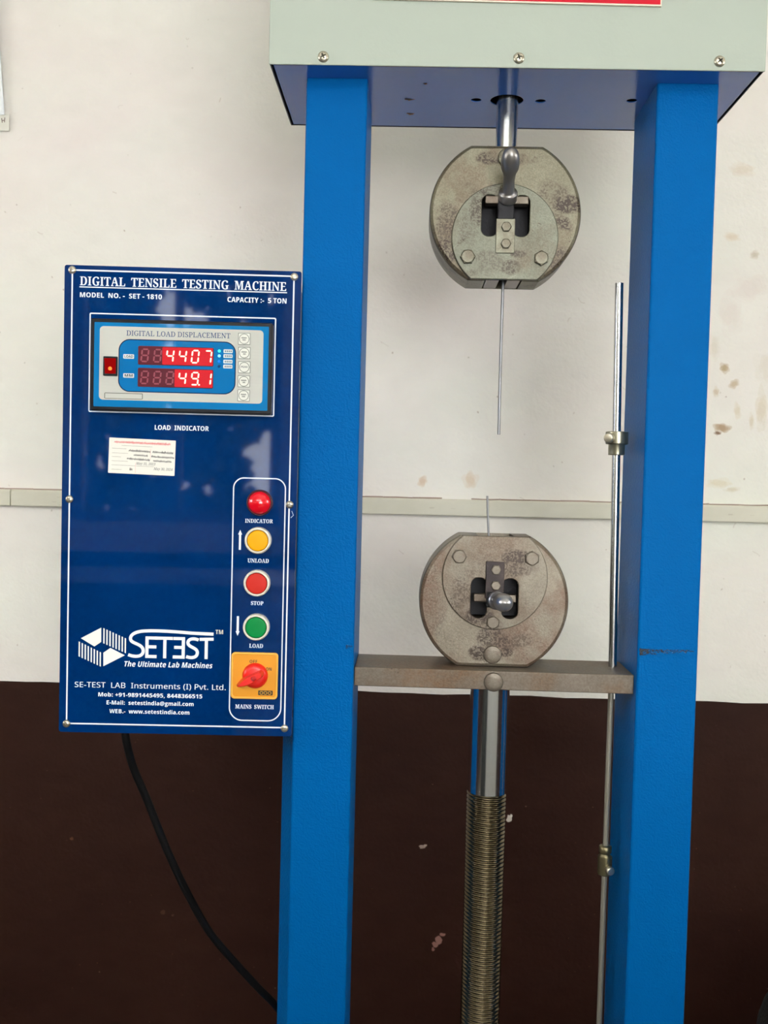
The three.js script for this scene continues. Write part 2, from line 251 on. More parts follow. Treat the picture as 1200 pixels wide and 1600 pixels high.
M.dadoPlain = new THREE.MeshPhysicalMaterial({ color: srgb(46, 25, 18), roughness: 0.6, specularIntensity: 0.5, bumpMap: scaled(bumpPlaster, 3), bumpScale: 0.0007 });
structure('wall_dado_left', box(ROOM.x0, ROOM.x0 + 0.001, 0, 0.97, ROOM.z0 + 0.001, ROOM.z1, 0), M.dadoPlain, 'brown lower part of the side wall on the panel side');
structure('wall_dado_right', box(ROOM.x1 - 0.001, ROOM.x1, 0, 0.97, ROOM.z0 + 0.001, ROOM.z1, 0), M.dadoPlain, 'brown lower part of the side wall beyond the right column');
structure('wall_dado_rear', box(ROOM.x0 + 0.001, ROOM.x1 - 0.001, 0, 0.97, ROOM.z1 - 0.001, ROOM.z1, 0), M.dadoPlain, 'brown lower part of the wall opposite the machine');
{ // unseen fluorescent batten added on the ceiling for overhead fill light
  const lamp = thing('fill_tube_light', 'white fluorescent batten lamp added on the ceiling for fill light', 'lamp', [FILL_TUBE.x, ROOM.h, FILL_TUBE.z]);
  mesh('batten', box(-0.62, 0.62, -0.045, 0, -0.03, 0.03, 0.003), new THREE.MeshStandardMaterial({ color: srgb(225, 225, 220), roughness: 0.5 }), lamp);
  mesh('lamp_tube', rod(0.014, [-0.59, -0.075, 0], [0.59, -0.075, 0], 20), new THREE.MeshStandardMaterial({ color: 0xffffff, emissive: new THREE.Color().setRGB(1, 0.98, 0.92), emissiveIntensity: 4 }), lamp);
  for (const s of [-1, 1]) mesh('lamp_holder', box(s * 0.605 - 0.016, s * 0.605 + 0.016, -0.09, -0.04, -0.016, 0.016, 0.003), M.bezelWhite = M.bezelWhite || new THREE.MeshStandardMaterial({ color: srgb(230, 230, 226), roughness: 0.5 }), lamp);
}
M.frame = new THREE.MeshStandardMaterial({ color: srgb(120, 104, 84), roughness: 0.5 });
M.glass = new THREE.MeshPhysicalMaterial({ color: 0xffffff, transmission: 1, thickness: 0, roughness: 0, ior: 1.45 });
function windowSet(n, [a, b, c, d], place) {
  const g = new THREE.Group(); g.name = 'window_' + n; g.userData = { kind: 'structure', label: ['wide wooden window', 'wooden window with a leafy tree outside', 'long narrow high-level window added for fill light', 'wooden window', 'wooden window'][n - 1] + (n < 4 ? ' in the wall opposite the machine' : n < 5 ? ' added for fill light in the side wall on the panel side' : ' added for fill light in the side wall beyond the right column'), category: 'window' }; scene.add(g);
  const s = rrect(a, b, c, d, 0.001); s.holes.push(rrect(a + 0.05, b - 0.05, c + 0.05, d - 0.05, 0.001, THREE.Path));
  mesh('window_frame', extr(s, 0.04, 0.1), M.frame, g);
  mesh('mullion', box((a + b) / 2 - 0.02, (a + b) / 2 + 0.02, c + 0.05, d - 0.05, 0.045, 0.095, 0.002), M.frame, g);
  mesh('pane', box(a + 0.05, (a + b) / 2 - 0.02, c + 0.05, d - 0.05, 0.068, 0.072, 0), M.glass, g); mesh('pane', box((a + b) / 2 + 0.02, b - 0.05, c + 0.05, d - 0.05, 0.068, 0.072, 0), M.glass, g);
  place(g);
}
windowSet(1, WIN_REAR, (g) => g.position.set(0, 0, ROOM.z1)); windowSet(2, WIN_TREE, (g) => g.position.set(0, 0, ROOM.z1));
windowSet(3, WIN_FILL_TOP, (g) => g.position.set(0, 0, ROOM.z1));
windowSet(4, [-WIN_FILL_SIDE[1], -WIN_FILL_SIDE[0], WIN_FILL_SIDE[2], WIN_FILL_SIDE[3]], (g) => { g.rotation.y = PI / 2; g.position.x = ROOM.x0 - T; });
windowSet(5, WIN_FILL_SIDE, (g) => { g.rotation.y = -PI / 2; g.position.x = ROOM.x1 + T; });

// cable casing along the wall in two lengths
M.casing = new THREE.MeshStandardMaterial({ map: scaled((() => { const [c, x] = canvas(512, 256); x.fillStyle = 'rgb(202,199,181)'; x.fillRect(0, 0, 512, 256); perPixel(x, 512, 256, (u, v, p) => { const a = (fbm(u, v, 8, 4) - 0.5) * 14; p[0] += a; p[1] += a; p[2] += a * 1.2; }); for (let i = 0; i < 40; i++) { x.fillStyle = `rgba(90,70,50,${rr(0.1, 0.4)})`; x.fillRect(rnd() * 512, rnd() * 256, rr(1, 8), rr(0.6, 1.4)); } return texOf(c); })(), 2, 4), roughness: 0.6 });
function casing(n, x0, x1, label) {
  const s = new THREE.Shape(); s.moveTo(0, -0.0125); s.lineTo(0.0022, -0.0125); s.lineTo(0.0022, -0.0142); s.lineTo(0.0105, -0.0136); s.lineTo(0.0115, -0.0122); s.lineTo(0.0115, 0.0116); s.lineTo(0.010, 0.0138); s.lineTo(0.0022, 0.0142); s.lineTo(0.0022, 0.0125); s.lineTo(0, 0.0125); s.closePath();
  const g = extr(s, -x1, -x0); g.rotateY(-PI / 2);
  const m = structure('trim_' + n, metricUV(g), M.casing, label); m.position.set(0, 1.2921, ROOM.z0); m.rotation.z = 0.0035; return m;
}
casing(1, -0.7843, ROOM.x1, 'long pale cable casing running along the wall behind the machine');
casing(2, ROOM.x0, -0.7861, 'short end of pale cable casing beyond the joint on the wall');

// ------------------------------------------------------------------ shared fastener shapes
const hexBoltGeo = (r, h) => { const s = new THREE.Shape(); for (let i = 0; i < 6; i++) { const t = i * PI / 3; i ? s.lineTo(r * Math.cos(t), r * Math.sin(t)) : s.moveTo(r, 0); } s.closePath(); const hex = extr(s, 0, h, r * 0.09); const top = toZ(new THREE.CylinderGeometry(r * 0.76, r * 0.84, r * 0.08, 28)); top.translate(0, 0, h + r * 0.03); return metricUV(merged([hex, top])); };
const roundBoltGeo = (r, h) => metricUV(toZ(lathe([[0, h], [r * 0.5, h], [r * 0.9, h * 0.92], [r, h * 0.72], [r, 0]], 36)));
function panScrew(r, h) { const g1 = new THREE.BoxGeometry(r * 1.05, r * 0.26, h).translate(0, 0, h * 0.9), g2 = new THREE.BoxGeometry(r * 0.26, r * 1.05, h * 1.02).translate(0, 0, h * 0.9); return cut(toZ(lathe([[0, h], [r * 0.45, h * 0.97], [r * 0.8, h * 0.74], [r * 0.97, h * 0.36], [r, 0], [0, 0]], 32)), g1, g2); }
const screwSmall = panScrew(0.0044, 0.0026), screwBig = panScrew(0.0062, 0.0034);

// ------------------------------------------------------------------ the load frame
const CT = 1.7988, BASE = 0.42, AX = -0.062;     // underside of the top housing, top of the base, axis depth of the load train
const machine = thing('testing_machine_frame', 'tall blue twin-column frame of a tensile testing machine with pale green-grey top housing', 'machine');
function columnGeo(x0, x1) { return box(x0, x1, BASE - 0.01, CT + 0.002, -0.1213, 0, 0.0032, 3); }
const colL = mesh('column', columnGeo(-0.235, -0.1645), M.blue, machine, 'blue enamelled box-section column beside the control panel');
const colR = mesh('column', columnGeo(0.165, 0.235), M.blue, machine, 'blue enamelled box-section column behind the thin steel rod');
{ const f = new THREE.Shape(); f.moveTo(-0.2345, 0.012); f.lineTo(-0.2510, 0.045); f.lineTo(-0.2510, 0.118); f.lineTo(-0.2345, 0.118); f.closePath(); mesh('side_flange', metricUV(extr(f, BASE - 0.01, 1.03).rotateX(-PI / 2).translate(0, 0, 0)), M.blue, machine, 'folded blue flange along the outer side of the column'); }
mesh('base', box(-0.30, 0.30, 0, BASE, -0.2, 0.11, 0.004), M.blue, machine);
{ // scuffed black paint on the columns
  const [c, x] = canvas(512, 96); x.fillStyle = '#000'; x.fillRect(0, 0, 512, 96);
  for (let i = 0; i < 260; i++) { const t = Math.pow(rnd(), 1.9); x.strokeStyle = `rgba(255,255,255,${rr(0.7, 1)})`; x.lineWidth = rr(2, 7 - 3 * t); const px = 4 + t * 490, py = 46 + (rnd() - 0.5) * (56 - 42 * t) + (0.5 - t) * 12; x.beginPath(); x.moveTo(px, py); x.lineTo(px + rr(4, 20), py + rr(-8, 7)); x.stroke(); }
  const t = texOf(c, false); t.wrapS = t.wrapT = THREE.ClampToEdgeWrapping;
  const m = new THREE.MeshStandardMaterial({ color: srgb(6, 8, 16), roughness: 0.5, alphaMap: t, transparent: true, polygonOffset: true, polygonOffsetFactor: -2 });
  const g = new THREE.PlaneGeometry(0.064, 0.012); const d = mesh('scuff_mark', g, m, colR, 'black scuff across the blue paint'); d.position.set(0.1985, 1.1495, 0.0003); d.rotation.z = 0.02;
  const e = mesh('scuff_mark', new THREE.PlaneGeometry(0.008, 0.007), m, colL); e.position.set(-0.170, 1.1445, 0.0003);
}
// top housing: folded pale cover open below, blue bottom plate set just inside it
const HX = 0.2722, HZ0 = -0.1622, HZ1 = 0.0412;
M.navy = new THREE.MeshStandardMaterial({ color: srgb(14, 22, 44), roughness: 0.45 });
const cover = mesh('top_housing', metricUV(cut(box(-HX, HX, CT - 0.0005, CT + 0.42, HZ0, HZ1 - 0.002, 0.0012, 3), box(-HX + 0.0018, HX - 0.0018, CT - 0.02, CT + 0.41, HZ0 + 0.0018, HZ1 - 0.0038, 0))), M.navy, machine, 'sheet-metal top housing');
mesh('front_plate', box(-HX - 0.0004, HX + 0.0004, CT - 0.0012, CT + 0.42, HZ1 - 0.002, HZ1, 0.0008), M.cream, cover, 'pale green-grey front plate');
const holeAt = (x, z, r) => new THREE.CylinderGeometry(r, r, 0.05, 28).translate(x, CT, z);
mesh('bottom_plate', metricUV(cut(box(-HX + 0.0042, HX - 0.0042, CT, CT + 0.0012, HZ0 + 0.004, HZ1 - 0.0045, 0), holeAt(-0.0368, AX, 0.0062), holeAt(0.0402, AX, 0.0062), holeAt(0.1478, -0.056, 0.0062), holeAt(0, AX, 0.0198))), M.blueSmooth, cover, 'blue painted underside plate with drilled holes');
for (const [x, y] of [[-0.2122, 1.8062], [0.0033, 1.8079], [0.2224, 1.8076]]) { const s = mesh('screw', screwBig, M.nickel, cover); s.position.set(x, y, HZ1); s.rotation.z = rnd() * 2; }
{ // red name board with a thin pale border, only its lower edge in view
  M.red = new THREE.MeshPhysicalMaterial({ color: srgb(198, 10, 38), roughness: 0.4, specularIntensity: 0.4 }); M.signEdge = new THREE.MeshStandardMaterial({ color: srgb(226, 214, 196), roughness: 0.5 });
  const b = mesh('sign_board', box(-0.1575, 0.1575, -0.067, 0.067, 0, 0.003, 0.0006), M.signEdge, machine, 'red sign board with a pale edge on the top housing'); b.position.set(0, 1.9336, HZ1); b.rotation.z = -0.0118;
  mesh('sign_face', box(-0.1560, 0.1560, -0.0653, 0.0653, 0.0025, 0.0034, 0.0002), M.red, b, 'plain red face');
}
{ // chipped marks on the underside of the plate
  for (const [x, z, r] of [[-0.1168, -0.0623, 0.0056], [-0.1153, -0.1129, 0.0045], [-0.098, -0.012, 0.0026]]) { const q = new THREE.CircleGeometry(r, 11), p = q.attributes.position; for (let i = 1; i < p.count - 1; i++) { const w = rr(0.45, 1.4); p.setXY(i, p.getX(i) * w, p.getY(i) * w); } p.setXY(p.count - 1, p.getX(1), p.getY(1)); mesh('paint_chip', q.rotateX(PI / 2).translate(x, CT - 0.0003, z), M.dark, cover); }
}

// ------------------------------------------------------------------ control panel
const PU = 133.565, PHT = 532.3;                // panel centre and height in millimetres
const panel = thing('control_panel', 'dark blue wall-box control panel with white lettering and push buttons', 'control panel', [-0.36664, 1.04189, 0.02793]);
panel.rotation.y = 0.045;
const U = (u) => (u - PU) / 1000, V = (v) => (PHT - v) / 1000;
mesh('box_body', box(U(3), U(260.5), V(529), V(3), -0.15, -0.003, 0.002), M.boxBlue, panel);
const K = 3.83, [pc, px] = canvas(1024, 2040);
const mmx = (u) => u * K, mmy = (v) => v * K;
px.fillStyle = 'rgb(0,41,95)'; px.fillRect(0, 0, 1024, 2040);
perPixel(px, 1024, 2040, (u, v, p) => { const a = fbm(u, v * 2, 4, 5) - 0.5, g = (fbm(u, v * 2, 64, 2) - 0.5) * 6; p[0] += g * 0.5; p[1] += a * 12 + g; p[2] += a * 22 + g; });
{ // faint grease smears and hairline scratches
  for (let i = 0; i < 40; i++) { px.strokeStyle = `rgba(150,170,210,${rr(0.04, 0.14)})`; px.lineWidth = rr(0.8, 2); const a = rnd() * 1024, b = rnd() * 2040; px.beginPath(); px.moveTo(a, b); px.lineTo(a + rr(-26, 26), b + rr(-20, 20)); px.stroke(); }
  px.strokeStyle = 'rgba(215,222,232,0.85)'; px.lineWidth = 3; px.beginPath(); px.moveTo(mmx(262), mmy(272)); px.lineTo(mmx(264), mmy(277)); px.lineTo(mmx(261), mmy(280)); px.stroke();
}
const white = 'rgb(236,240,246)';
function fitText(ctx, k, str, u0, u1, base, cap, font, { color = white, align = 'fit', shear = 0 } = {}) {
  const size = cap / 0.714 * k; ctx.save(); ctx.fillStyle = color; ctx.textBaseline = 'alphabetic'; ctx.textAlign = 'left'; ctx.font = `${font.startsWith('bold') ? 'bold ' : ''}${size}px ${font.replace('bold ', '')}`;
  const w = ctx.measureText(str).width; ctx.translate(u0 * k, base * k); ctx.transform(1, 0, -shear, 1, 0, 0); ctx.scale((u1 - u0) * k / w, 1); ctx.fillText(str, 0, 0); ctx.restore();
}
const pt = (s, u0, u1, b, c, f, o) => fitText(px, K, s, u0, u1, b, c, f, o);
const rrPath = (ctx, k, a, b, c, d, r) => { ctx.beginPath(); ctx.roundRect(a * k, c * k, (b - a) * k, (d - c) * k, r * k); };
px.strokeStyle = white; px.lineWidth = 1.7 * K; px.strokeRect(mmx(8.7), mmy(5.6), mmx(250.2), mmy(517));
pt('DIGITAL  TENSILE  TESTING  MACHINE', 17, 250.6, 22.6, 9.9, 'bold serif'); px.fillStyle = white; px.fillRect(mmx(16.8), mmy(23.7), mmx(234.6), 1.2 * K);
pt('MODEL  NO. -  SET - 1810', 16.8, 110.2, 35.8, 5.3, 'bold sans-serif'); pt('CAPACITY :-  5 TON', 183.6, 251.6, 36.6, 5.5, 'bold sans-serif');
px.lineWidth = 1.5 * K; rrPath(px, K, 29.4, 239, 53.6, 164.3, 1.2); px.stroke();
pt('LOAD  INDICATOR', 103.6, 165.7, 183.2, 5.4, 'bold sans-serif');
px.lineWidth = 1.4 * K; px.beginPath(); px.roundRect(mmx(195.1), mmy(235.6), mmx(59.2), mmy(279.4), [12 * K, 12 * K, 15 * K, 15 * K]); px.stroke();
pt('INDICATOR', 208.8, 240.7, 286.8, 4.3, 'bold serif'); pt('UNLOAD', 212.6, 237.2, 332.3, 4.6, 'bold serif'); pt('STOP', 217.3, 231.9, 381.1, 4.4, 'bold serif'); pt('LOAD', 216.4, 232.6, 430.4, 4.6, 'bold serif'); pt('MAINS  SWITCH', 201.7, 246.4, 501.3, 4.8, 'bold serif');
function arrow(u, tip, tail) { const d = Math.sign(tail - tip); px.fillStyle = white; px.beginPath(); for (const [a, b] of [[0, 0], [2.4, 5.5], [1.3, 5.5], [1.3, Math.abs(tail - tip)], [-1.3, Math.abs(tail - tip)], [-1.3, 5.5], [-2.4, 5.5]]) px.lineTo(mmx(u + a), mmy(tip + d * b)); px.fill(); }
arrow(203.6, 295, 318.1); arrow(202.9, 417.2, 394.4);
{ // maker's emblem and name
  const poly = (...q) => { px.beginPath(); q.forEach(([a, b]) => px.lineTo(mmx(a), mmy(b))); px.closePath(); px.fill(); };
  px.fillStyle = 'rgb(238,236,226)';
  poly([23.7, 423.8], [46.9, 411], [47.1, 427.6], [39.3, 433.1]); poly([57.6, 434.3], [74.4, 442.4], [49.8, 455.7], [49.6, 440.1]);
  for (let i = 0; i < 8; i++) { const a = i / 7.55, b = a + 0.062, e = (t) => 411.4 + t * 11.7, f = (t) => 429.1 + t * 11.2; poly([49.2 + 26.5 * a, e(a)], [49.2 + 26.5 * b, e(b)], [49.3 + 26.5 * b, f(b)], [49.3 + 26.5 * a, f(a)]); }
  for (let i = 0; i < 8; i++) { const a = i / 7.55, b = a + 0.062, e = (t) => 427.4 + t * 12.5, f = (t) => 444.8 + t * 11.6; poly([21.3 + 26 * a, e(a)], [21.3 + 26 * b, e(b)], [21.4 + 26 * b, f(b)], [21.4 + 26 * a, f(a)]); }
  px.strokeStyle = 'rgb(240,240,238)'; px.lineCap = 'butt'; px.lineWidth = 3.7 * K;
  const line = (...q) => { px.beginPath(); q.forEach(([a, b]) => px.lineTo(mmx(a), mmy(b))); px.stroke(); };
  px.beginPath(); px.moveTo(mmx(175.4), mmy(415.9)); px.lineTo(mmx(150), mmy(415.2)); px.bezierCurveTo(mmx(128), mmy(413.6), mmx(110), mmy(413), mmx(98), mmy(413.8)); px.bezierCurveTo(mmx(84), mmy(414.5), mmx(78.5), mmy(420), mmx(81), mmy(425)); px.bezierCurveTo(mmx(83), mmy(429), mmx(95.6), mmy(429), mmx(95.2), mmy(437.4)); px.bezierCurveTo(mmx(94.6), mmy(444), mmx(86), mmy(444.6), mmx(78), mmy(441.6)); px.stroke();
  line([111.2, 421.8], [99.4, 421.8], [99.4, 443.2], [110.6, 443.2]); line([99.4, 432], [110.2, 432]);
  line([108, 421.8], [129, 421.8]); line([119.8, 421.8], [119.8, 445]);
  line([129.4, 421.8], [141, 421.8], [141, 443.2], [129, 443.2]); line([141, 432], [130.4, 432]);
  px.beginPath(); px.moveTo(mmx(158.4), mmy(423)); px.bezierCurveTo(mmx(152), mmy(420.5), mmx(146), mmy(422), mmx(146.2), mmy(426.5)); px.bezierCurveTo(mmx(146.6), mmy(432), mmx(157.5), mmy(431.5), mmx(157.2), mmy(438)); px.bezierCurveTo(mmx(156.8), mmy(444.2), mmx(149.5), mmy(444.2), mmx(144.4), mmy(442.4)); px.stroke();
  line([159.5, 422.2], [175.6, 421.6]); line([167.3, 422], [167.3, 445]);
  pt('TM', 177.4, 186.8, 415.6, 5, 'bold sans-serif', { color: 'rgb(222,216,196)' });
  pt('The Ultimate Lab Machines', 72.7, 174.4, 455.4, 6.1, 'bold sans-serif', { shear: 0.2 });
}
pt('SE-TEST  LAB  Instruments (I) Pvt. Ltd.', 16.9, 191.3, 480.5, 6.1, 'sans-serif'); pt('Mob: +91-9891445495, 8448366515', 43.9, 164.1, 490.5, 4.6, 'bold sans-serif'); pt('E-Mail:  setestindia@gmail.com', 53.6, 154.4, 499.8, 4.6, 'bold sans-serif'); pt('WEB.-  www.setestindia.com', 57.6, 149.8, 509.6, 4.6, 'bold sans-serif');
const printTex = texOf(pc); printTex.wrapS = printTex.wrapT = THREE.ClampToEdgeWrapping; printTex.repeat.set(1 / 0.26713, 1 / 0.5323); printTex.offset.set(0.5, 0);
M.print = new THREE.MeshPhysicalMaterial({ map: printTex, roughness: 0.5, specularIntensity: 0, clearcoat: 0.55, clearcoatRoughness: 0.035 });
M.acrylicEdge = new THREE.MeshPhysicalMaterial({ color: srgb(120, 128, 160), roughness: 0.35 });
mesh('front_sheet', extr(rrect(U(0), U(267.13), 0, PHT / 1000, 0.0025), -0.003, 0), [M.print, M.acrylicEdge], panel, 'glossy dark blue printed sheet with white border line');
for (const [u, v] of [[8.6, 5.6], [259, 6.1], [8.7, 264.6], [259.3, 264.7], [8.6, 522.6], [258.9, 523]]) { const s = mesh('screw', screwSmall, M.nickel, panel); s.position.set(U(u), V(v), 0); s.rotation.z = rnd() * 1.5; }

{ // calibration sticker, filled in by hand
  const [c, x] = canvas(640, 340), q = 640 / 75.4; x.fillStyle = 'rgb(222,220,210)'; x.fillRect(0, 0, 640, 340);
  const squig = (a, b, y, h, col, lw, slant = 0) => { x.strokeStyle = col; x.lineWidth = lw; x.beginPath(); for (let t = a, i = 0; t < b; t += rr(3, 7), i++) x.lineTo(t, y + slant * (t - a) + (i % 2 ? -h : h * 0.5) * rr(0.4, 1)); x.stroke(); };
  squig(50, 590, 42, 14, 'rgba(206,92,92,0.85)', 4); squig(50, 590, 40, 10, 'rgba(214,120,120,0.6)', 3);
  for (const [a, b, y] of [[120, 420, 72], [30, 170, 102], [30, 190, 146], [30, 120, 182], [30, 190, 222], [30, 440, 262], [30, 130, 304]]) squig(a, b, y, 4, 'rgba(120,110,100,0.7)', 2.4);
  x.strokeStyle = 'rgba(230,190,185,0.9)'; x.lineWidth = 5; x.beginPath(); x.moveTo(260, 230); x.lineTo(262, 335); x.moveTo(400, 90); x.lineTo(402, 190); x.stroke();
  squig(190, 400, 118, 13, 'rgb(48,44,44)', 3.4, 0.02); squig(420, 620, 122, 14, 'rgb(48,44,44)', 3.4, 0.02); squig(240, 380, 160, 12, 'rgb(50,46,46)', 3.2, 0.02); squig(410, 632, 166, 13, 'rgb(50,46,46)', 3.2, 0.02); squig(175, 400, 196, 13, 'rgb(50,46,46)', 3.2, 0.03); squig(430, 610, 206, 13, 'rgb(50,46,46)', 3.2, 0.02); squig(205, 240, 300, 16, 'rgb(60,50,50)', 3);
  fitText(x, 1, 'May 31, 2023', 264, 450, 248, 24, 'serif', { color: 'rgb(46,42,44)', shear: 0.25 }); fitText(x, 1, 'May 30, 2024', 436, 618, 292, 24, 'serif', { color: 'rgb(46,42,44)', shear: 0.25 });
  const t = texOf(c); t.wrapS = t.wrapT = THREE.ClampToEdgeWrapping; t.repeat.set(1 / 0.0754, 1 / 0.0402); t.offset.set(0.5, 0.5);
  const m = new THREE.MeshStandardMaterial({ map: t, roughness: 0.6 });
  const st = mesh('sticker', extr(rrect(-0.0377, 0.0377, -0.0201, 0.0201, 0.0008), 0, 0.0003), m, panel, 'small white calibration sticker with handwriting'); st.position.set(U(90.2), V(214.2), 0); st.rotation.z = -0.0235;
}
// signal lamp and push buttons
M.bezel = new THREE.MeshPhysicalMaterial({ color: srgb(216, 210, 194), roughness: 0.32 });
const bezelGeo = toZ(lathe([[0.0152, 0], [0.0152, 0.0065], [0.0148, 0.009], [0.0138, 0.0102], [0.0126, 0.0102], [0.0122, 0.009], [0.0122, 0.002]], 48));
const capGeo = toZ(lathe([[0, 0.0101], [0.004, 0.0102], [0.0062, 0.0099], [0.0095, 0.0101], [0.0112, 0.0097], [0.0119, 0.0088], [0.0119, 0.001]], 48));
const W = (u) => 397 + (u - 397) * 0.991, WV = (v) => 224 + (v - 224) * 0.991;     // fronts standing about 10 mm proud of the sheet
function button(u, v, rgb, label) {
  const b = mesh('push_button', bezelGeo, M.bezel, panel, label); b.position.set(U(W(u)), V(WV(v)), 0);
  mesh('button_cap', capGeo, new THREE.MeshPhysicalMaterial({ color: srgb(...rgb), roughness: 0.4, specularIntensity: 0.3 }), b);
}
button(222.9, 307, [232, 164, 6], 'yellow unload push button in a pale ring'); button(222.6, 356.3, [196, 44, 34], 'red stop push button in a pale ring'); button(222.9, 407.2, [0, 132, 62], 'green load push button in a pale ring');
{
  const b = mesh('signal_lamp', toZ(lathe([[0.0149, 0], [0.0149, 0.004], [0.0142, 0.0062], [0.0128, 0.0062], [0.0128, 0.002]], 48)), new THREE.MeshPhysicalMaterial({ color: srgb(70, 6, 22), roughness: 0.3 }), panel, 'red domed indicator lamp'); b.position.set(U(W(223.7)), V(WV(263.7)), 0);
  mesh('lens', toZ(lathe([[0, 0.0135], [0.003, 0.0133], [0.0065, 0.0122], [0.0098, 0.01], [0.0122, 0.0076], [0.0131, 0.005], [0.0131, 0.001]], 48)), new THREE.MeshPhysicalMaterial({ color: srgb(216, 4, 28), roughness: 0.18, clearcoat: 0.6, clearcoatRoughness: 0.12 }), b);
}
{ // yellow mains switch with a red turning knob
  const [c, x] = canvas(512, 512), q = 512 / 53.4; x.fillStyle = 'rgb(218,146,4)'; x.fillRect(0, 0, 512, 512);
  const ft = (s, a, b, y, cap) => fitText(x, q, s, a, b, y, cap, 'bold sans-serif', { color: 'rgb(52,30,8)' });
  ft('OFF', 20.5, 30, 12, 3.4); ft('ON', 39.5, 46.5, 20.5, 3.6);
  x.fillStyle = 'rgb(48,34,14)'; rrPath(x, q, 31.3, 48, 43.6, 49.2, 0.8); x.fill(); x.strokeStyle = 'rgb(226,170,40)'; x.lineWidth = 5; x.beginPath(); for (const a of [35, 39.6, 44.4]) { x.moveTo((a + 1.7) * q, 46.4 * q); x.arc(a * q, 46.4 * q, 1.7 * q, 0, 7); } x.stroke();
  const t = texOf(c); t.wrapS = t.wrapT = THREE.ClampToEdgeWrapping; t.repeat.set(1 / 0.0534, 1 / 0.0534); t.offset.set(0.5, 0.5);
  const yel = new THREE.MeshPhysicalMaterial({ color: srgb(228, 172, 62), roughness: 0.4 });
  const p = mesh('rotary_switch', extr(rrect(-0.0267, 0.0267, -0.0267, 0.0267, 0.0045), 0, 0.0032, 0.0006), [new THREE.MeshPhysicalMaterial({ map: t, roughness: 0.4 }), yel], panel, 'yellow square mains switch with a red turning knob'); p.position.set(U(W(221.8)), V(WV(464.1)), 0);
  const rim = rrect(-0.0268, 0.0268, -0.0268, 0.0268, 0.0045); rim.holes.push(rrect(-0.0245, 0.0245, -0.0245, 0.0245, 0.003, THREE.Path)); mesh('switch_rim', extr(rim, 0.0022, 0.0046, 0.0007), yel, p);
  const red = new THREE.MeshPhysicalMaterial({ color: srgb(224, 26, 14), roughness: 0.34, clearcoat: 0.3, clearcoatRoughness: 0.2 });
  const k = mesh('knob', toZ(lathe([[0, 0.011], [0.009, 0.0108], [0.0122, 0.0098], [0.0142, 0.0065], [0.0147, 0.0032], [0.0147, 0.003]], 44)), red, p, 'red turning knob'); k.position.set(0.0008, 0.0002, 0);
  const s = new THREE.Shape(); s.moveTo(-0.0245, 0); s.bezierCurveTo(-0.02, 0.003, -0.012, 0.0062, -0.004, 0.0058); s.lineTo(0.010, 0.0044); s.bezierCurveTo(0.0142, 0.0042, 0.0142, -0.0042, 0.010, -0.0044); s.lineTo(-0.004, -0.0058); s.bezierCurveTo(-0.012, -0.0062, -0.02, -0.003, -0.0245, 0);
  const wg = extr(s, 0.003, 0.022, 0.0016, 24); { const P = wg.attributes.position; for (let i = 0; i < P.count; i++) { const h = (P.getZ(i) - 0.003) / 0.019, f = 1 - 0.28 * h; P.setXY(i, P.getX(i) * (P.getX(i) < 0 ? 1 - 0.18 * h : f), P.getY(i) * f); } wg.computeVertexNormals(); }
  const wing = mesh('knob_wing', cut(wg, toZ(new THREE.CylinderGeometry(0.003, 0.003, 0.030, 24)).translate(0, 0, 0.022)), red, k); wing.rotation.z = 0.5;
}

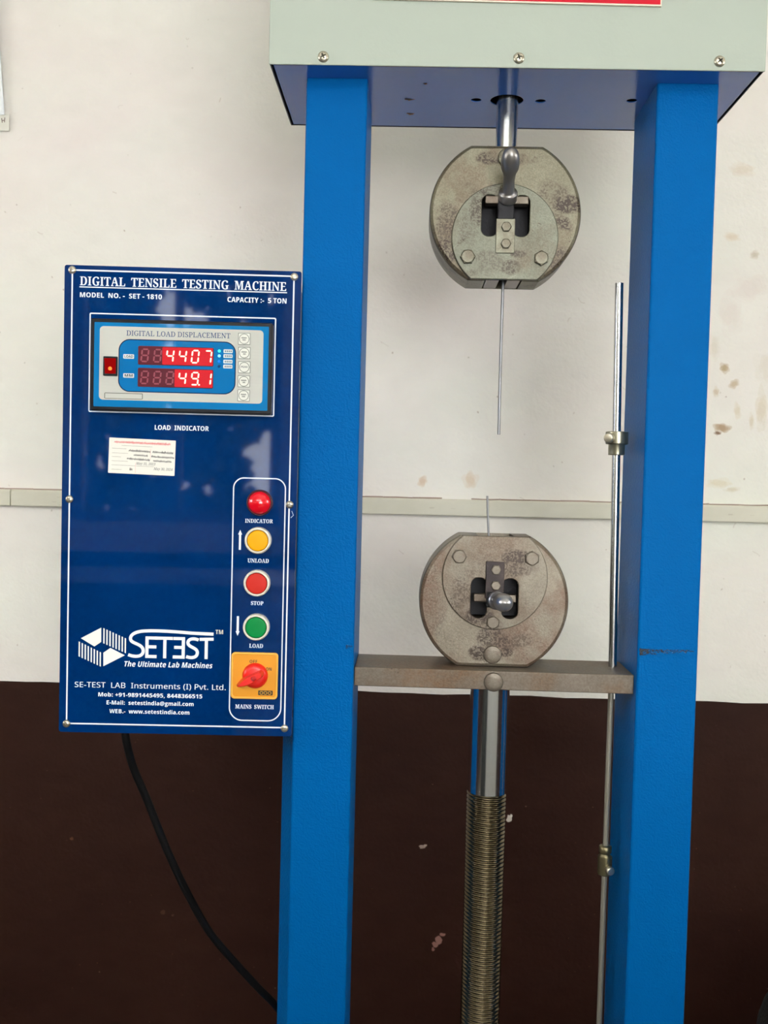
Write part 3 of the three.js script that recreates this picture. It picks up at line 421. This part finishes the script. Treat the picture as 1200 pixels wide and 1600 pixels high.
// ------------------------------------------------------------------ load indicator let into the panel
const meter = thing('load_indicator', 'rectangular digital load indicator with red LED readouts and five keys', 'display'); {
  // its lower edge, in the plane of the panel sheet
  const c0 = Math.cos(0.045), s0 = Math.sin(0.045), u = 135.8, lx = U(u); meter.position.set(-0.36664 + lx * c0, 1.04189 + V(163.4), 0.02793 - lx * s0); meter.rotation.y = 0.045;
  const FZ = 0.0135, MU = (q) => (397 + (q - 397) * 0.9885 - u) / 1000, MV = (q) => (163.4 - (224 + (q - 224) * 0.9885)) / 1000;   // its face stands 13 mm proud
  const fx0 = MU(33.9), fx1 = MU(230.9), fy0 = MV(158.4), fy1 = MV(63.3), fw = fx1 - fx0, fh = fy1 - fy0;
  mesh('bezel', extr(rrect(fx0 - 0.0042, fx1 + 0.0042, fy0 - 0.0042, fy1 + 0.0042, 0.002), 0.0002, FZ, 0.0008), M.blackPlastic, meter, 'black plastic bezel');
  const k = 7.8, [c, x] = canvas(Math.round(197 * k), Math.round(95.1 * k)), o = (a) => (a - 33.9), ov = (b) => b - 63.3;   // drawing in panel millimetres
  x.fillStyle = 'rgb(0,112,172)'; x.fillRect(0, 0, c.width, c.height);
  x.fillStyle = 'rgb(200,200,191)'; rrPath(x, k, o(39.9), o(225), ov(67.6), ov(150.7), 4.5); x.fill(); x.save(); x.clip(); x.fillStyle = 'rgba(150,152,150,0.55)'; for (let v = 67; v < 151; v += 1.32) x.fillRect(0, ov(v) * k, c.width, 0.55 * k); x.restore();
  fitText(x, k, 'DIGITAL LOAD DISPLACEMENT', o(69.8), o(187.6), ov(77.5), 5.7, 'serif', { color: 'rgb(30,52,104)' });
  x.fillStyle = 'rgb(0,106,168)'; x.strokeStyle = 'rgb(10,34,72)'; x.lineWidth = 1.1 * k; rrPath(x, k, o(62), o(193.7), ov(82), ov(140.6), 12.5); x.fill(); x.stroke();
  const lab = (s, a, b, v0, v1) => { x.fillStyle = 'rgb(206,212,212)'; rrPath(x, k, o(a), o(b), ov(v0), ov(v1), 0.8); x.fill(); if (s) fitText(x, k, s, o(a) + 1, o(b) - 1, ov(v1) - 1, v1 - v0 - 2, 'bold sans-serif', { color: 'rgb(50,60,74)' }); };
  lab('LOAD', 66.8, 79, 98.6, 103.6); lab('MM', 67.1, 79.3, 120.2, 125.1);
  for (const v of [92.2, 97.7, 103.9, 109.5]) { lab('', 180, 190.4, v - 2.1, v + 2.1); x.fillStyle = 'rgba(60,80,100,0.7)'; for (let i = 0; i < 4; i++) x.fillRect((o(181.6) + i * 2.1) * k, (ov(v) - 1) * k, 1.3 * k, 2 * k); }
  x.strokeStyle = 'rgb(90,92,84)'; x.lineWidth = 0.7 * k; rrPath(x, k, o(46.5), o(89.1), ov(142.9), ov(149.1), 0.8); x.stroke();
  const t = texOf(c); t.wrapS = t.wrapT = THREE.ClampToEdgeWrapping; t.repeat.set(1 / fw, 1 / fh); t.offset.set(-fx0 / fw, -fy0 / fh);
  mesh('face_label', extr(rrect(fx0, fx1, fy0, fy1, 0.0008), FZ - 0.001, FZ + 0.0004), [new THREE.MeshPhysicalMaterial({ map: t, roughness: 0.5, specularIntensity: 0.1, clearcoat: 0.8, clearcoatRoughness: 0.04 }), M.blackPlastic], meter, 'silver and blue striped membrane face');
  const Z1 = FZ + 0.0004;
  // red seven-segment readouts, six digits each
  const windowMat = new THREE.MeshPhysicalMaterial({ color: srgb(84, 10, 30), roughness: 0.4, specularIntensity: 0.4 });
  const litPad = new THREE.MeshStandardMaterial({ color: srgb(90, 2, 8), roughness: 0.8, emissive: new THREE.Color().setRGB(0.78, 0.0, 0.012), emissiveIntensity: 1 });
  const litSeg = new THREE.MeshStandardMaterial({ color: srgb(255, 200, 180), emissive: new THREE.Color().setRGB(1.0, 0.62, 0.5), emissiveIntensity: 1.15, roughness: 0.5 });
  const offSeg = new THREE.MeshStandardMaterial({ color: srgb(138, 48, 66), roughness: 0.4 });
  const SEG = { a: [0, 1, 0], b: [1, 0.5, 1], c: [1, -0.5, 1], d: [0, -1, 0], e: [-1, -0.5, 1], f: [-1, 0.5, 1], g: [0, 0, 0] };
  const ON = { 4: 'fgbc', 0: 'abcdef', 7: 'abc', 9: 'abcdfg', 1: 'bc', 8: 'abcdefg' };
  const dw = 0.0036, dh = 0.0068;
  function segs(keys, z) {
    return merged([...keys].map((q) => { const [sx, sy, up] = SEG[q], L = up ? dh * 0.42 : dw * 0.86, w = 0.00085, s = new THREE.Shape(); s.moveTo(-L, 0); s.lineTo(-L + w, w); s.lineTo(L - w, w); s.lineTo(L, 0); s.lineTo(L - w, -w); s.lineTo(-L + w, -w); s.closePath();
      const g = extr(s, 0, 0.0002); if (up) g.rotateZ(PI / 2); g.translate(sx * dw, up ? Math.sign(sy) * dh * 0.5 : sy * dh, z); const P = g.attributes.position; for (let i = 0; i < P.count; i++) P.setX(i, P.getX(i) + 0.1 * P.getY(i)); return g; }));
  }
  function readout(v0, v1, text, dot, label) {
    const a = MU(83.6), b = MU(169), y0 = MV(v1), y1 = MV(v0), r = mesh('led_display', extr(rrect(a, b, y0, y1, 0.0014), Z1 - 0.0006, Z1 + 0.0006, 0.0002), windowMat, meter, label);
    const cw = (b - a) / 6, cy = (y0 + y1) / 2, first = [...text].findIndex((q) => q !== ' ');
    mesh('led_backing', extr(rrect(a + first * cw - 0.001, b - 0.0008, y0 + 0.0008, y1 - 0.0008, 0.001), Z1 + 0.0004, Z1 + 0.0008), litPad, r, 'glowing red field');
    [...text].forEach((q, i) => { const cx = a + (i + 0.5) * cw + 0.0006, lit = q !== ' ', g = segs(lit ? ON[q] : ON[8], Z1 + (lit ? 0.0008 : 0.0006)); const list = [g]; if (i === dot) list.push(toZ(new THREE.CylinderGeometry(0.001, 0.001, 0.0002, 12)).translate(dw + 0.0012, -dh, Z1 + 0.0009)); const m = mesh(lit ? 'led_digit' : 'unlit_digit', lit ? merged(list) : g, lit ? litSeg : offSeg, r); m.position.set(cx, cy, 0); });
  }
  readout(88.8, 110, '  4407', -1, 'upper red LED readout showing 4407'); readout(113.6, 134.9, '   491', 4, 'lower red LED readout showing 49.1');
  // status lights
  for (const [v, rgb, e] of [[92.2, [0, 190, 140], [0.1, 1.2, 0.9]], [97.7, [120, 200, 255], [0.25, 0.9, 1.5]], [103.9, [20, 110, 210], [0.0, 0.12, 0.4]], [109.5, [10, 70, 120], null]]) {
    const m = new THREE.MeshPhysicalMaterial({ color: srgb(...rgb), roughness: 0.2 }); if (e) { m.emissive = new THREE.Color().setRGB(...e); m.emissiveIntensity = 1; }
    const l = mesh('status_led', toZ(lathe([[0, 0.0012], [0.0009, 0.0010], [0.0015, 0.0005], [0.0017, 0]], 20)), m, meter); l.position.set(MU(175.2), MV(v), Z1);
  }
  // five membrane keys
  const kg = extr(rrect(-0.0069, 0.0069, -0.0066, 0.0066, 0.001), 0, 0.0005, 0.0002), ring = new THREE.TorusGeometry(0.0054, 0.00032, 8, 40).translate(0, 0, 0.0005), rim2 = rrect(-0.0069, 0.0069, -0.0066, 0.0066, 0.001); rim2.holes.push(rrect(-0.0064, 0.0064, -0.0061, 0.0061, 0.0008, THREE.Path)); const rimG = extr(rim2, 0.0004, 0.0007);
  const keyMat = new THREE.MeshPhysicalMaterial({ color: srgb(210, 212, 202), roughness: 0.4 }), keyLine = new THREE.MeshStandardMaterial({ color: srgb(84, 88, 84), roughness: 0.5 });
  const ink = (i) => { const [c2, x2] = canvas(128, 128); x2.fillStyle = 'rgb(208,208,198)'; x2.fillRect(0, 0, 128, 128); x2.fillStyle = x2.strokeStyle = 'rgb(96,98,96)'; if (i === 2) fitText(x2, 1, 'PEAK', 16, 112, 72, 26, 'bold sans-serif', { color: 'rgb(84,88,94)' }); else { x2.lineWidth = 7; for (const [y, a, b] of [[52, 26, 102], [80, 40 + 8 * (i % 2), 90]]) { x2.beginPath(); for (let q = a, j = 0; q < b; q += 9, j++) x2.lineTo(q, y + (j % 2 ? -9 : 6)); x2.stroke(); } } const t2 = texOf(c2); t2.repeat.set(1 / 0.0104, 1 / 0.0104); t2.offset.set(0.5, 0.5); return new THREE.MeshPhysicalMaterial({ map: t2, roughness: 0.4 }); };
  [[203.2, 77.8], [203.6, 93.7], [203.9, 109.8], [203.7, 125.8], [203.8, 141.8]].forEach(([a, v], i) => { const q = mesh('key', kg, keyMat, meter, i === 2 ? 'peak key' : undefined); q.position.set(MU(a), MV(v), Z1); mesh('key_outline', merged([ring, rimG]), keyLine, q); mesh('key_print', toZ(new THREE.CylinderGeometry(0.0052, 0.0052, 0.0002, 36)).translate(0, 0, 0.0005), ink(i), q).geometry = (() => { const s = new THREE.Shape(); s.absarc(0, 0, 0.0052, 0, 2 * PI); return extr(s, 0.0004, 0.0006); })(); });
  // lit red rocker switch
  const rk = mesh('rocker_switch', extr(rrect(MU(44.7), MU(60.9), MV(123.6), MV(101.7), 0.001), Z1 - 0.0005, Z1 + 0.0022, 0.0004), M.blackPlastic, meter, 'black-framed red rocker switch, lit');
  const rx0 = MU(46.8), rx1 = MU(59), ry0 = MV(121.2), ry1 = MV(104.2), rs = new THREE.Shape(); rs.moveTo(0, ry0); rs.lineTo(0.0024, ry0); rs.lineTo(0.0036, (ry0 + ry1) / 2); rs.lineTo(0.0058, ry1); rs.lineTo(0, ry1); rs.closePath();
  mesh('rocker', extr(rs, rx0, rx1).rotateY(-PI / 2).scale(-1, 1, 1).translate(0, 0, 0), new THREE.MeshPhysicalMaterial({ color: srgb(200, 10, 12), roughness: 0.25, emissive: new THREE.Color().setRGB(0.4, 0.004, 0.004), emissiveIntensity: 1, side: THREE.DoubleSide }), rk).position.set(0, 0, Z1);
  mesh('neon_glow', toZ(lathe([[0, 0.0008], [0.0016, 0.0006], [0.0024, 0]], 20)), new THREE.MeshStandardMaterial({ color: srgb(255, 120, 40), emissive: new THREE.Color().setRGB(1.1, 0.22, 0.04), emissiveIntensity: 1 }), rk).position.set((rx0 + rx1) / 2, MV(115.2), Z1 + 0.003);
}

// ------------------------------------------------------------------ grips
const GR = 0.0895, GF = -0.036, GB = -0.098, PF = -0.0305;      // disc radius, front and back of the disc, front of the cover plate
function grip(name, label, pos, turned, mats, lever) {
  const g = thing(name, label, 'grip', pos), f = turned ? -1 : 1;
  // drawn with the jaw mouth downwards, turned over for the lower grip
  const turn = (q) => (turned ? q.rotateZ(PI) : q);
  const disc = extr(flatDisc(GR, 0, 0.079, -0.079), GB, GF, 0.0042, 72);
  const body = mesh('grip_body', metricUV(turn(cut(disc, new THREE.BoxGeometry(0.044, 0.09, 0.058).translate(0, -0.045, -0.065), new THREE.BoxGeometry(0.061, 0.058, 0.060).translate(0, -0.008, -0.064)))), mats.body, g, 'thick round steel grip body with flats');
  const plate = flatDisc(0.0627, -0.0295, null, -0.0787);
  for (const s of [-1, 1]) plate.holes.push(rrect(s * 0.0186 - 0.0096, s * 0.0186 + 0.0096, -0.0285, 0.0195, 0.0085, THREE.Path));
  mesh('cover_plate', metricUV(turn(extr(plate, GF, PF, 0.0009, 64))), mats.plate, g, 'round steel cover plate with two slots');
  for (const s of [-1, 1]) { const j = box(s > 0 ? 0.0046 : -0.0206, s > 0 ? 0.0206 : -0.0046, lever.jaw, -0.038, -0.092, -0.040, 0.0012); mesh('jaw', turn(j), mats.jaw, g, 'steel clamping jaw'); }
  const latch = mesh('latch_plate', metricUV(turn(box(-0.0108, 0.0112, -0.0485, -0.0085 + (turned ? 0.004 : 0), PF - 0.0005, PF + 0.0026, 0.0006))), mats.latch, g);
  for (const y of turned ? [-0.039, -0.0203] : [-0.0183, -0.038]) mesh('bolt', hexBoltGeo(0.0062, 0.003), mats.bolt, latch).position.set(0.0009, f * y, PF + 0.0026);
  for (const s of [-1, 1]) { const b = mesh('hex_bolt', hexBoltGeo(0.0091, 0.0042), mats.bolt, g); b.position.set(s * 0.0432, f * -0.0536, PF); b.rotation.z = 0.3 + s * 0.25; }
  const b2 = mesh('round_bolt', hexBoltGeo(0.0084, 0.0036), mats.bolt, g); b2.position.set(-0.001, f * 0.0242, PF); b2.rotation.z = 0.4;
  mesh('round_bolt', roundBoltGeo(0.0108, 0.0042), mats.bolt, g).position.set(0, f * 0.0637, GF);
  // cam lever: cross pin through the slots, block and hand knob
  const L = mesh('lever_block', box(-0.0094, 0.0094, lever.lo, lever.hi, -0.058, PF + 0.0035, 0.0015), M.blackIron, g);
  mesh('slot_shade_block', box(-0.0295, 0.0295, turned ? -0.0195 : -0.0355, turned ? 0.0355 : 0.0195, -0.078, -0.0575, 0.001), M.blackIron, L, 'dark block added behind the slots as their shade');  // dark block added so the slots read as deep shade
  mesh('cross_pin', box(-0.0245, 0.0265, lever.y - 0.0048, lever.y + 0.0048, -0.045, lever.pinFront, 0.0014), mats.pin, L);
  const h = lathe([[0, -0.004], [0.0104, -0.004], [0.0112, -0.002], [0.0112, 0.0055], [0.0102, 0.008], [0.0070, 0.0095], [0.0064, 0.024], [0.0074, 0.033], [0.0100, 0.040], [0.0107, 0.048], [0.0102, 0.055], [0.0082, 0.061], [0.0046, 0.0652], [0, 0.0665]], 40);
  h.applyQuaternion(new THREE.Quaternion().setFromUnitVectors(new THREE.Vector3(0, 1, 0), new THREE.Vector3(...lever.dir).normalize()));
  mesh('lever_knob', h, lever.mat, L, 'smooth turned steel hand lever').position.set(...lever.at);
  return g;
}
M.jawSteel = new THREE.MeshStandardMaterial({ color: srgb(150, 142, 138), metalness: 0.6, roughness: 0.4 });
M.pinDark = steelAt(steelOld, 0.06, { metalness: 0.6 });
M.leverDark = new THREE.MeshStandardMaterial({ color: srgb(150, 146, 142), metalness: 0.8, roughness: 0.34 });
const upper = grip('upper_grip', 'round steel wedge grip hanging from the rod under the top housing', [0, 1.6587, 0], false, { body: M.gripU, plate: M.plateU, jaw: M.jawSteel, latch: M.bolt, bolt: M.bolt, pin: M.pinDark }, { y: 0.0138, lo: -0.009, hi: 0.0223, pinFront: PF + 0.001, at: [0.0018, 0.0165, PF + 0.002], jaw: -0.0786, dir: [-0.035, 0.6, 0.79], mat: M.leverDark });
mesh('hanger_rod', rod(0.0129, [0.0008, 0.075, AX], [0.0008, 0.17, AX], 44), M.rodSteel, upper, 'bright steel hanger rod');
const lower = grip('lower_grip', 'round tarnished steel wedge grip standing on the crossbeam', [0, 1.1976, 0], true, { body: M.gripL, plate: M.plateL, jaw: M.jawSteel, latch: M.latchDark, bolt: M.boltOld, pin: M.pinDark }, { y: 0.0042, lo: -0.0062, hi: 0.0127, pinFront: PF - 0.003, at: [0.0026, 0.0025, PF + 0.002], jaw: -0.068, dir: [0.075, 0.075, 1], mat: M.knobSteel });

// ------------------------------------------------------------------ crossbeam on its lead screw
const beam = thing('crossbeam', 'grey-brown steel crossbeam on a large lead screw between the blue columns', 'beam', [0, BASE, 0]);
mesh('beam', box(-0.1642, 0.1647, 1.0960 - BASE, 1.1185 - BASE, -0.0995, -0.0115, 0.0012), M.beam, beam, 'flat steel crossbeam');
mesh('bolt', roundBoltGeo(0.0112, 0.005), M.boltOld, beam).position.set(0.0002, 1.1058 - BASE, -0.0117);
const TH = 0.9603;
mesh('screw_shank', rod(0.0242, [0.0006, TH - BASE, AX], [0.0006, 1.0965 - BASE, AX], 64), M.chrome, beam, 'polished smooth shank of the lead screw');
{ // helical thread
  const pitch = 0.005, y0 = BASE + 0.0005, nA = 56, per = 8, rows = Math.round((TH - y0) / pitch * per), pos = [], idx = [], uv = [];
  const prof = (t) => { t -= Math.floor(t); return t < 0.14 ? 1 : t < 0.5 ? 1 - (t - 0.14) / 0.36 : t < 0.64 ? 0 : (t - 0.64) / 0.36; };
  for (let j = 0; j <= rows; j++) for (let i = 0; i <= nA; i++) { const th = i / nA * 2 * PI, y = y0 + (TH - y0) * j / rows, r = 0.0221 + 0.0024 * prof(y / pitch - i / nA + 0.03); pos.push(r * Math.cos(th), y - BASE, r * Math.sin(th)); uv.push(i / nA * 0.15, y); }
  for (let j = 0; j < rows; j++) for (let i = 0; i < nA; i++) { const a = j * (nA + 1) + i, b = a + 1, c = a + nA + 1, d = c + 1; idx.push(a, c, b, b, c, d); }
  const g = new THREE.BufferGeometry(); g.setAttribute('position', new THREE.Float32BufferAttribute(pos, 3)); g.setAttribute('uv', new THREE.Float32BufferAttribute(uv, 2)); g.setIndex(idx); g.computeVertexNormals();
  mesh('screw_thread', g, M.threadSteel, beam, 'oily threaded length of the lead screw').position.set(-0.0001, 0, AX);
}

// ------------------------------------------------------------------ displacement rod with stop collars
const drod = thing('stroke_rod', 'thin upright steel rod with two stop collars beside the right column', 'rod', [0.1475, BASE, -0.062]);
const dp = (x, y) => [x - 0.1475, y - BASE, 0];
mesh('rod', rod(0.0050, dp(0.1416, 1.5840), dp(0.1492, 1.1187), 28), M.rodSteel, drod, 'upper steel rod');
mesh('lower_rod', rod(0.0034, dp(0.1484, 1.0958), dp(0.1474, BASE + 0.0005), 24), M.rodDull, drod, 'thinner lower length of the rod');
{
  const brass = new THREE.MeshStandardMaterial({ color: srgb(150, 146, 126), metalness: 0.9, roughness: 0.3 });
  const tilt = (m, x, y) => { m.position.set(x - 0.1475, y - BASE, 0); };
  const c1 = mesh('stop_collar', lathe([[0.005, 0], [0.0096, 0], [0.0099, 0.001], [0.0099, 0.0125], [0.0128, 0.0132], [0.0136, 0.0142], [0.0136, 0.0276], [0.0128, 0.0284], [0.005, 0.0284]], 40), brass, drod, 'stepped steel stop collar with a set screw'); tilt(c1, 0.1450, 1.3770);
  const s1 = mesh('set_screw', lathe([[0, 0.0095], [0.0044, 0.0095], [0.0056, 0.0086], [0.0060, 0.0072], [0.0060, 0]], 24), M.nickel, c1); s1.position.set(-0.0096, 0.0202, 0.0075); s1.quaternion.setFromUnitVectors(new THREE.Vector3(0, 1, 0), new THREE.Vector3(-0.42, 0, 0.9).normalize());
  const c2 = mesh('stop_collar', lathe([[0.0036, 0], [0.0082, 0], [0.0088, 0.001], [0.0088, 0.0225], [0.006, 0.025], [0.006, 0.0268], [0.0076, 0.0275], [0.0078, 0.035], [0.0036, 0.036]], 36), new THREE.MeshStandardMaterial({ color: srgb(120, 112, 84), metalness: 0.85, roughness: 0.36 }), drod, 'dull brass stop collar with a set screw'); tilt(c2, 0.1480, 0.8609);
  const s2 = mesh('set_screw', lathe([[0, 0.0065], [0.004, 0.0065], [0.005, 0.0056], [0.0053, 0.004], [0.0053, 0]], 24), M.nickel, c2); s2.position.set(0.0035, 0.0085, 0.0078); s2.quaternion.setFromUnitVectors(new THREE.Vector3(0, 1, 0), new THREE.Vector3(0.3, 0, 0.95).normalize());
}

// ------------------------------------------------------------------ broken wire specimen
mesh('wire_specimen', new THREE.TubeGeometry(new THREE.CatmullRomCurve3([[0.0018, 1.62, AX], [0.0018, 1.575, AX], [0.0016, 1.50, AX], [0.0021, 1.3985, AX]].map((p) => new THREE.Vector3(...p))), 40, 0.0018, 14, false), M.wire, null).userData = { label: 'long piece of broken steel wire hanging from the upper grip', category: 'wire' };
mesh('wire_specimen', new THREE.TubeGeometry(new THREE.CatmullRomCurve3([[-0.0040, 1.23, AX], [-0.0066, 1.276, AX], [-0.0083, 1.30, AX], [-0.0096, 1.3235, AX]].map((p) => new THREE.Vector3(...p))), 24, 0.0013, 14, false), M.wire, null).userData = { label: 'short stub of broken steel wire standing out of the lower grip', category: 'wire' };

// ------------------------------------------------------------------ mains lead, paper notice, bag
mesh('power_cable', new THREE.TubeGeometry(new THREE.CatmullRomCurve3([[-0.4470, 1.0448, -0.05], [-0.4462, 1.0185, -0.05], [-0.4406, 0.9773, -0.0638], [-0.4249, 0.929, -0.0775], [-0.4011, 0.8592, -0.0912], [-0.3758, 0.7963, -0.105], [-0.3484, 0.7405, -0.1188], [-0.3163, 0.695, -0.1325], [-0.2879, 0.6563, -0.1462], [-0.2659, 0.6254, -0.16], [-0.225, 0.56, -0.172], [-0.19, 0.48, -0.178], [-0.18, 0.4215, -0.178]].map((p) => new THREE.Vector3(...p))), 120, 0.0049, 16, false), M.rubber, null).userData = { label: 'black mains cable drooping from the bottom of the control panel', category: 'cable' };
{
  const paper = thing('paper_notice', 'white sheet of paper taped to the cream wall', 'paper', [-0.9697, 1.9346, ROOM.z0]);
  const s = new THREE.PlaneGeometry(0.332, 0.465, 24, 24), P = s.attributes.position; for (let i = 0; i < P.count; i++) { const x = P.getX(i), y = P.getY(i) + 0.2325; P.setXYZ(i, x - 0.075 * (y - 0.0) * 0.95, y, 0.003 + 0.004 * Math.sin(y * 9) * Math.max(0, (x + 0.15) / 0.3) + 0.004 * Math.max(0, x / 0.15)); } s.computeVertexNormals();
  const back = s.clone(); { const q = back.attributes.position; for (let i = 0; i < q.count; i++) q.setZ(i, q.getZ(i) - 0.0003); const ix = back.index.array; for (let i = 0; i < ix.length; i += 3) { const a = ix[i]; ix[i] = ix[i + 1]; ix[i + 1] = a; } back.computeVertexNormals(); }
  mesh('sheet', merged([s, back]), new THREE.MeshStandardMaterial({ color: srgb(226, 230, 232), roughness: 0.7, side: THREE.DoubleSide }), paper);
  const [c, x] = canvas(128, 96); x.fillStyle = 'rgb(214,212,200)'; x.fillRect(0, 0, 128, 96); x.strokeStyle = 'rgb(120,100,90)'; x.lineWidth = 5; x.beginPath(); x.moveTo(40, 20); x.lineTo(52, 42); x.lineTo(40, 52); x.moveTo(80, 24); x.lineTo(84, 50); x.moveTo(100, 20); x.lineTo(98, 48); x.moveTo(80, 38); x.lineTo(100, 36); x.stroke();
  const tp = mesh('tape', box(-0.022, 0.012, -0.014, 0.014, 0, 0.0006, 0), new THREE.MeshStandardMaterial({ map: scaled(texOf(c), 1 / 0.034, 1 / 0.028, 0.647, 0.5), roughness: 0.4 }), paper, 'strip of clear tape with a scrawl'); tp.position.set(0.161, -0.012, 0.0045);
}
{
  const bag = new THREE.SphereGeometry(1, 48, 32), P = bag.attributes.position; for (let i = 0; i < P.count; i++) { const x = P.getX(i), y = P.getY(i), z = P.getZ(i), e = (q, n) => Math.sign(q) * Math.pow(Math.abs(q), n), w = 1 + 0.03 * Math.sin(9 * x + 4 * y); P.setXYZ(i, e(x, 0.75) * 0.27 * w, (e(y, 0.7) * 0.5 + 0.5) * 0.72, e(z, 0.75) * 0.11 * w); } bag.computeVertexNormals();
  const m = mesh('bag', bag, new THREE.MeshStandardMaterial({ color: srgb(30, 30, 28), roughness: 0.8, bumpMap: scaled(bumpPeel, 10), bumpScale: 0.001 }), null); m.position.set(0.665, 0, -0.25); m.userData = { label: 'dark grey rounded bag on the floor against the brown wall', category: 'bag' };
}
{ // unseen low steel cabinets added behind the photographer to keep the window light off the foot of the machine
  const paints = [srgb(70, 76, 74), srgb(228, 228, 220), srgb(228, 228, 220)].map((color) => new THREE.MeshStandardMaterial({ color, roughness: 0.5 }));  // dark and white fronts chosen for what the panel and shank reflect
  [[-1.37, 'dark grey steel cabinet added to block light across from the control panel'], [-0.42, 'white steel cabinet added to block light across from the columns'], [0.53, 'white steel cabinet added to block light beyond the right column']].forEach(([x, label], i) => {
    const paint = paints[i], g = thing('light_block_cabinet', label, 'cabinet', [x, 0, 1.4]); g.userData.group = 'low steel cabinets added to block window light';
    mesh('body', box(0.002, 0.948, 0, CABH, 0, 0.4, 0.004), paint, g);
    for (const k of [0, 1]) { const d = mesh('door', box(0.02 + k * 0.456, 0.47 + k * 0.456, 0.06, CABH - 0.04, -0.016, 0, 0.003), paint, g); mesh('handle', box(0.44 + k * 0.05, 0.455 + k * 0.05, CABH * 0.55, CABH * 0.55 + 0.12, -0.036, -0.016, 0.004), M.nickel, d); }
  });
}
// ------------------------------------------------------------------ tree outside the rear window, mirrored in the glossy panel
{
  const tree = thing('tree', 'leafy tree standing outside the rear window', 'tree', [-1.6, -0.1, 5.4]);
  mesh('trunk', rod(0.07, [0.1, 0, 0.3], [0.1, 2.4, 0.3], 16), new THREE.MeshStandardMaterial({ color: srgb(70, 56, 42), roughness: 0.9 }), tree);
  const leaf = new THREE.CircleGeometry(0.09, 7); leaf.scale(0.6, 1, 1);
  const N = 10500, im = new THREE.InstancedMesh(leaf, new THREE.MeshStandardMaterial({ color: srgb(36, 62, 26), roughness: 0.7, side: THREE.DoubleSide }), N), m4 = new THREE.Matrix4(), q = new THREE.Quaternion(), e = new THREE.Euler();
  const gaps = [[-0.47, 1.46, 0.20, 0.12], [-0.22, 1.50, 0.08, 0.05], [-0.55, 1.28, 0.10, 0.12], [-1.17, 2.34, 0.08, 0.12], [-1.03, 2.28, 0.10, 0.05], [-1.12, 2.06, 0.10, 0.05]];   // leaf gaps shaped to mirror pale sky patches in the panel [x, y, rx, ry]
  for (let i = 0; i < N; i++) { let X, Y; do { X = rr(-2.6, 0.35); Y = rr(0.5, 3.1); } while (gaps.some(([a, b, p, q2]) => ((X - a) / (p + 0.04)) ** 2 + ((Y - b) / (q2 + 0.04)) ** 2 < rr(0.6, 1.25))); e.set(rnd() * 6, rnd() * 6, rnd() * 6); q.setFromEuler(e); m4.compose(new THREE.Vector3(X + 1.6, Y + 0.1, (rnd() - 0.5) * 0.3), q, new THREE.Vector3(1, 1, 1).multiplyScalar(rr(0.6, 1))); im.setMatrixAt(i, m4); }
  im.name = 'foliage'; im.userData.kind = 'stuff'; tree.add(im);
}
renderer.render(scene, camera);
